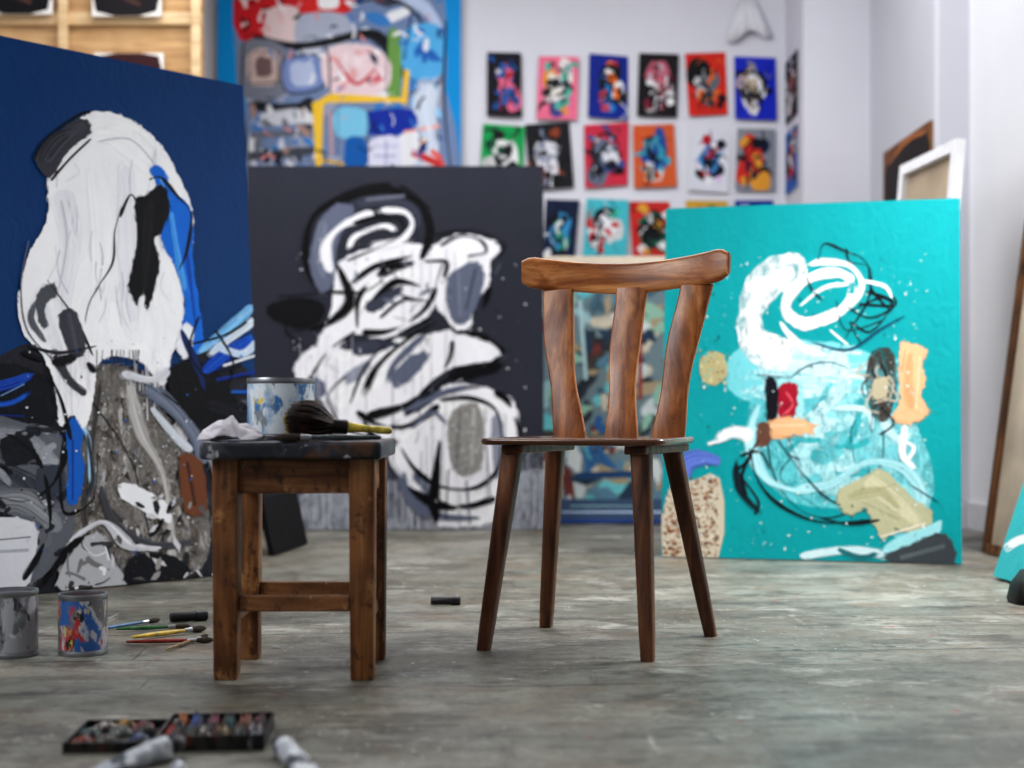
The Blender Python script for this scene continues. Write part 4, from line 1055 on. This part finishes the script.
for i,(x,y,c) in enumerate(((-.13,-.05,(130,56,42)),(-.09,.02,(90,94,90)),(-.05,-.035,(44,60,100)),(-.12,.05,(136,128,120)),(-.06,.05,(112,40,44)),(-.10,-.045,(60,52,44)),(-.135,.005,(36,64,64)),(-.09,.06,(150,116,52)),(-.05,.01,(50,46,44)))):
    rings=[]
    for s_,z in ((1,.0045),(.85,.012),(.4,.018)):
        rings.append([(s_*(.020+.010*noise.noise(Vector((math.cos(t)*1.5,math.sin(t)*1.5,i*5))))*math.cos(t)*1.0,s_*(.018+.010*noise.noise(Vector((math.cos(t)*1.5,math.sin(t)*1.5,i*5))))*math.sin(t),z+.003*noise.noise(Vector((t,z*100,i)))) for t in [k_*6.283/18 for k_ in range(18)]])
    loft('paint_crust',rings,canmat('crust_colour',c,[((24,22,22),40,.47),((180,170,160),44,.62)]),pb).location=(x,y,0)

# ---------------------------------------------------------------- paint tubes
def tube(loc,rz,L,R,cb,cc,label):
    e=top('paint_tube',label,'paint tube',loc=loc,rz=rz,group='paint tubes on the floor')
    rings=[]
    for i in range(17):
        t=i/16; w=R*(1+.18*t); th=R*(1-t**1.6)+.0012; x=t*L
        wob=.0022*math.sin(t*19)+.001*math.sin(t*41)
        rings.append([(x,w*math.cos(a),max(th*math.sin(a)+wob*math.sin(3*a),-R)) for a in [2*math.pi*k/20 for k in range(20)]])
    lathe_m=canmat('tube_label',cb,[((70,76,84),20,.54),((220,222,226),30,.58),((40,42,46),40,.62)],rough=.35)
    loft('tube_body',rings,lathe_m,e)
    w=R*1.18
    box('crimp',L-.001,L+.008,-w,w,-.0018,.0018,M_TIN,e)
    lathe('shoulder',[(R*.98,-.0005),(R*.5,-.007),(R*.42,-.010)],M_TIN,e,n=20,axis='X')
    rings=[]
    prof=((.62,-.0102),(.70,-.012),(.64,-.026),(.56,-.029))
    for s_,x in prof:
        rings.append([(x,R*s_*(1+.05*math.cos(k*math.pi))*math.cos(2*math.pi*k/28),R*s_*(1+.05*math.cos(k*math.pi))*math.sin(2*math.pi*k/28)) for k in range(28)])
    loft('tube_cap',rings,simple('tube_cap_plastic',cc,.35),e)
    e.location.z=R+.0005
    e.rotation_euler=(0,math.asin((R-.003)/L),rz)
    return e
A=G(166,760); B=G(68,782)
tube((A.x,A.y,0),math.atan2(B.y-A.y,B.x-A.x),.125,.017,(166,170,176),(60,60,64),'grubby white paint tube with grey cap beside paint box')
A=G(284,759); B=G(345,802)
tube((A.x,A.y,0),math.atan2(B.y-A.y,B.x-A.x),.13,.016,(176,180,186),(24,36,50),'white paint tube with dark cap on the floor')
A=G(178,779); tube((A.x,A.y,0),math.radians(-80),.11,.012,(140,142,148),(30,50,80),'slim pale paint tube with blue cap on floor')

g=G(1014,606)
tb=top('tool_bag','small black bag standing on the floorboards','bag',loc=(g.x+.085,g.y+.06,0))
rings=[]
for z,s in ((0,.92),(.01,1.0),(.05,1.0),(.085,.8),(.092,.55)):
    rings.append([(a*s+.25*z,b*s,z) for a,b in rrect(.075,.055,.025,4)])
loft('bag_body',rings,M_BLK,tb)
hr=[]
for i in range(13):
    a=math.pi*i/12; c=Vector((.03+.04*math.cos(a),0,.088+.03*math.sin(a)))
    hr.append([(c.x+.005*math.cos(t)*math.cos(a),.005*math.sin(t),c.z+.005*math.cos(t)*math.sin(a)) for t in [2*math.pi*k/8 for k in range(8)]])
loft('bag_handle',hr,M_BLK,tb)

# ---------------------------------------------------------------- lights
def area(name,loc,tgt,sx,sy,pw,col=(1,1,1),spread=180):
    l=bpy.data.lights.new(name,'AREA'); l.shape='RECTANGLE'; l.size=sx; l.size_y=sy; l.energy=pw; l.color=col; l.spread=math.radians(spread)
    o=bpy.data.objects.new(name,l); link(o); o.location=loc
    o.rotation_euler=(Vector(tgt)-Vector(loc)).to_track_quat('-Z','Y').to_euler(); return o
area('ceiling_light',(-.3,5.7,3.25),(-.3,5.9,0),3.2,2.0,106,(.98,.985,1))
area('window_light',(1.98,4.0,2.1),(1.05,4.15,0),1.1,.9,70,(.98,.985,1),110)
area('window_light',(-2.6,1.6,2.3),(.3,4.8,.8),1.6,1.6,66,(.97,.98,1))
w=bpy.data.worlds.new('world'); scene.world=w; w.use_nodes=True
bg=w.node_tree.nodes['Background']; bg.inputs[0].default_value=(.86,.91,1,1); bg.inputs[1].default_value=.20

# ---------------------------------------------------------------- camera
cam=bpy.data.cameras.new('camera'); co=bpy.data.objects.new('camera',cam); link(co)
co.location=(0,0,HC); co.rotation_euler=(math.radians(90),0,0)
cam.sensor_width=36; cam.lens=F/1024*36; cam.shift_y=(HY-384)/1024
cam.dof.use_dof=True; cam.dof.focus_distance=3.2; cam.dof.aperture_fstop=2.1
cam.clip_start=.05
scene.camera=co
scene.view_settings.view_transform='Standard'
try: scene.view_settings.look='Medium High Contrast'
except Exception as ex: print('LOOK',ex)
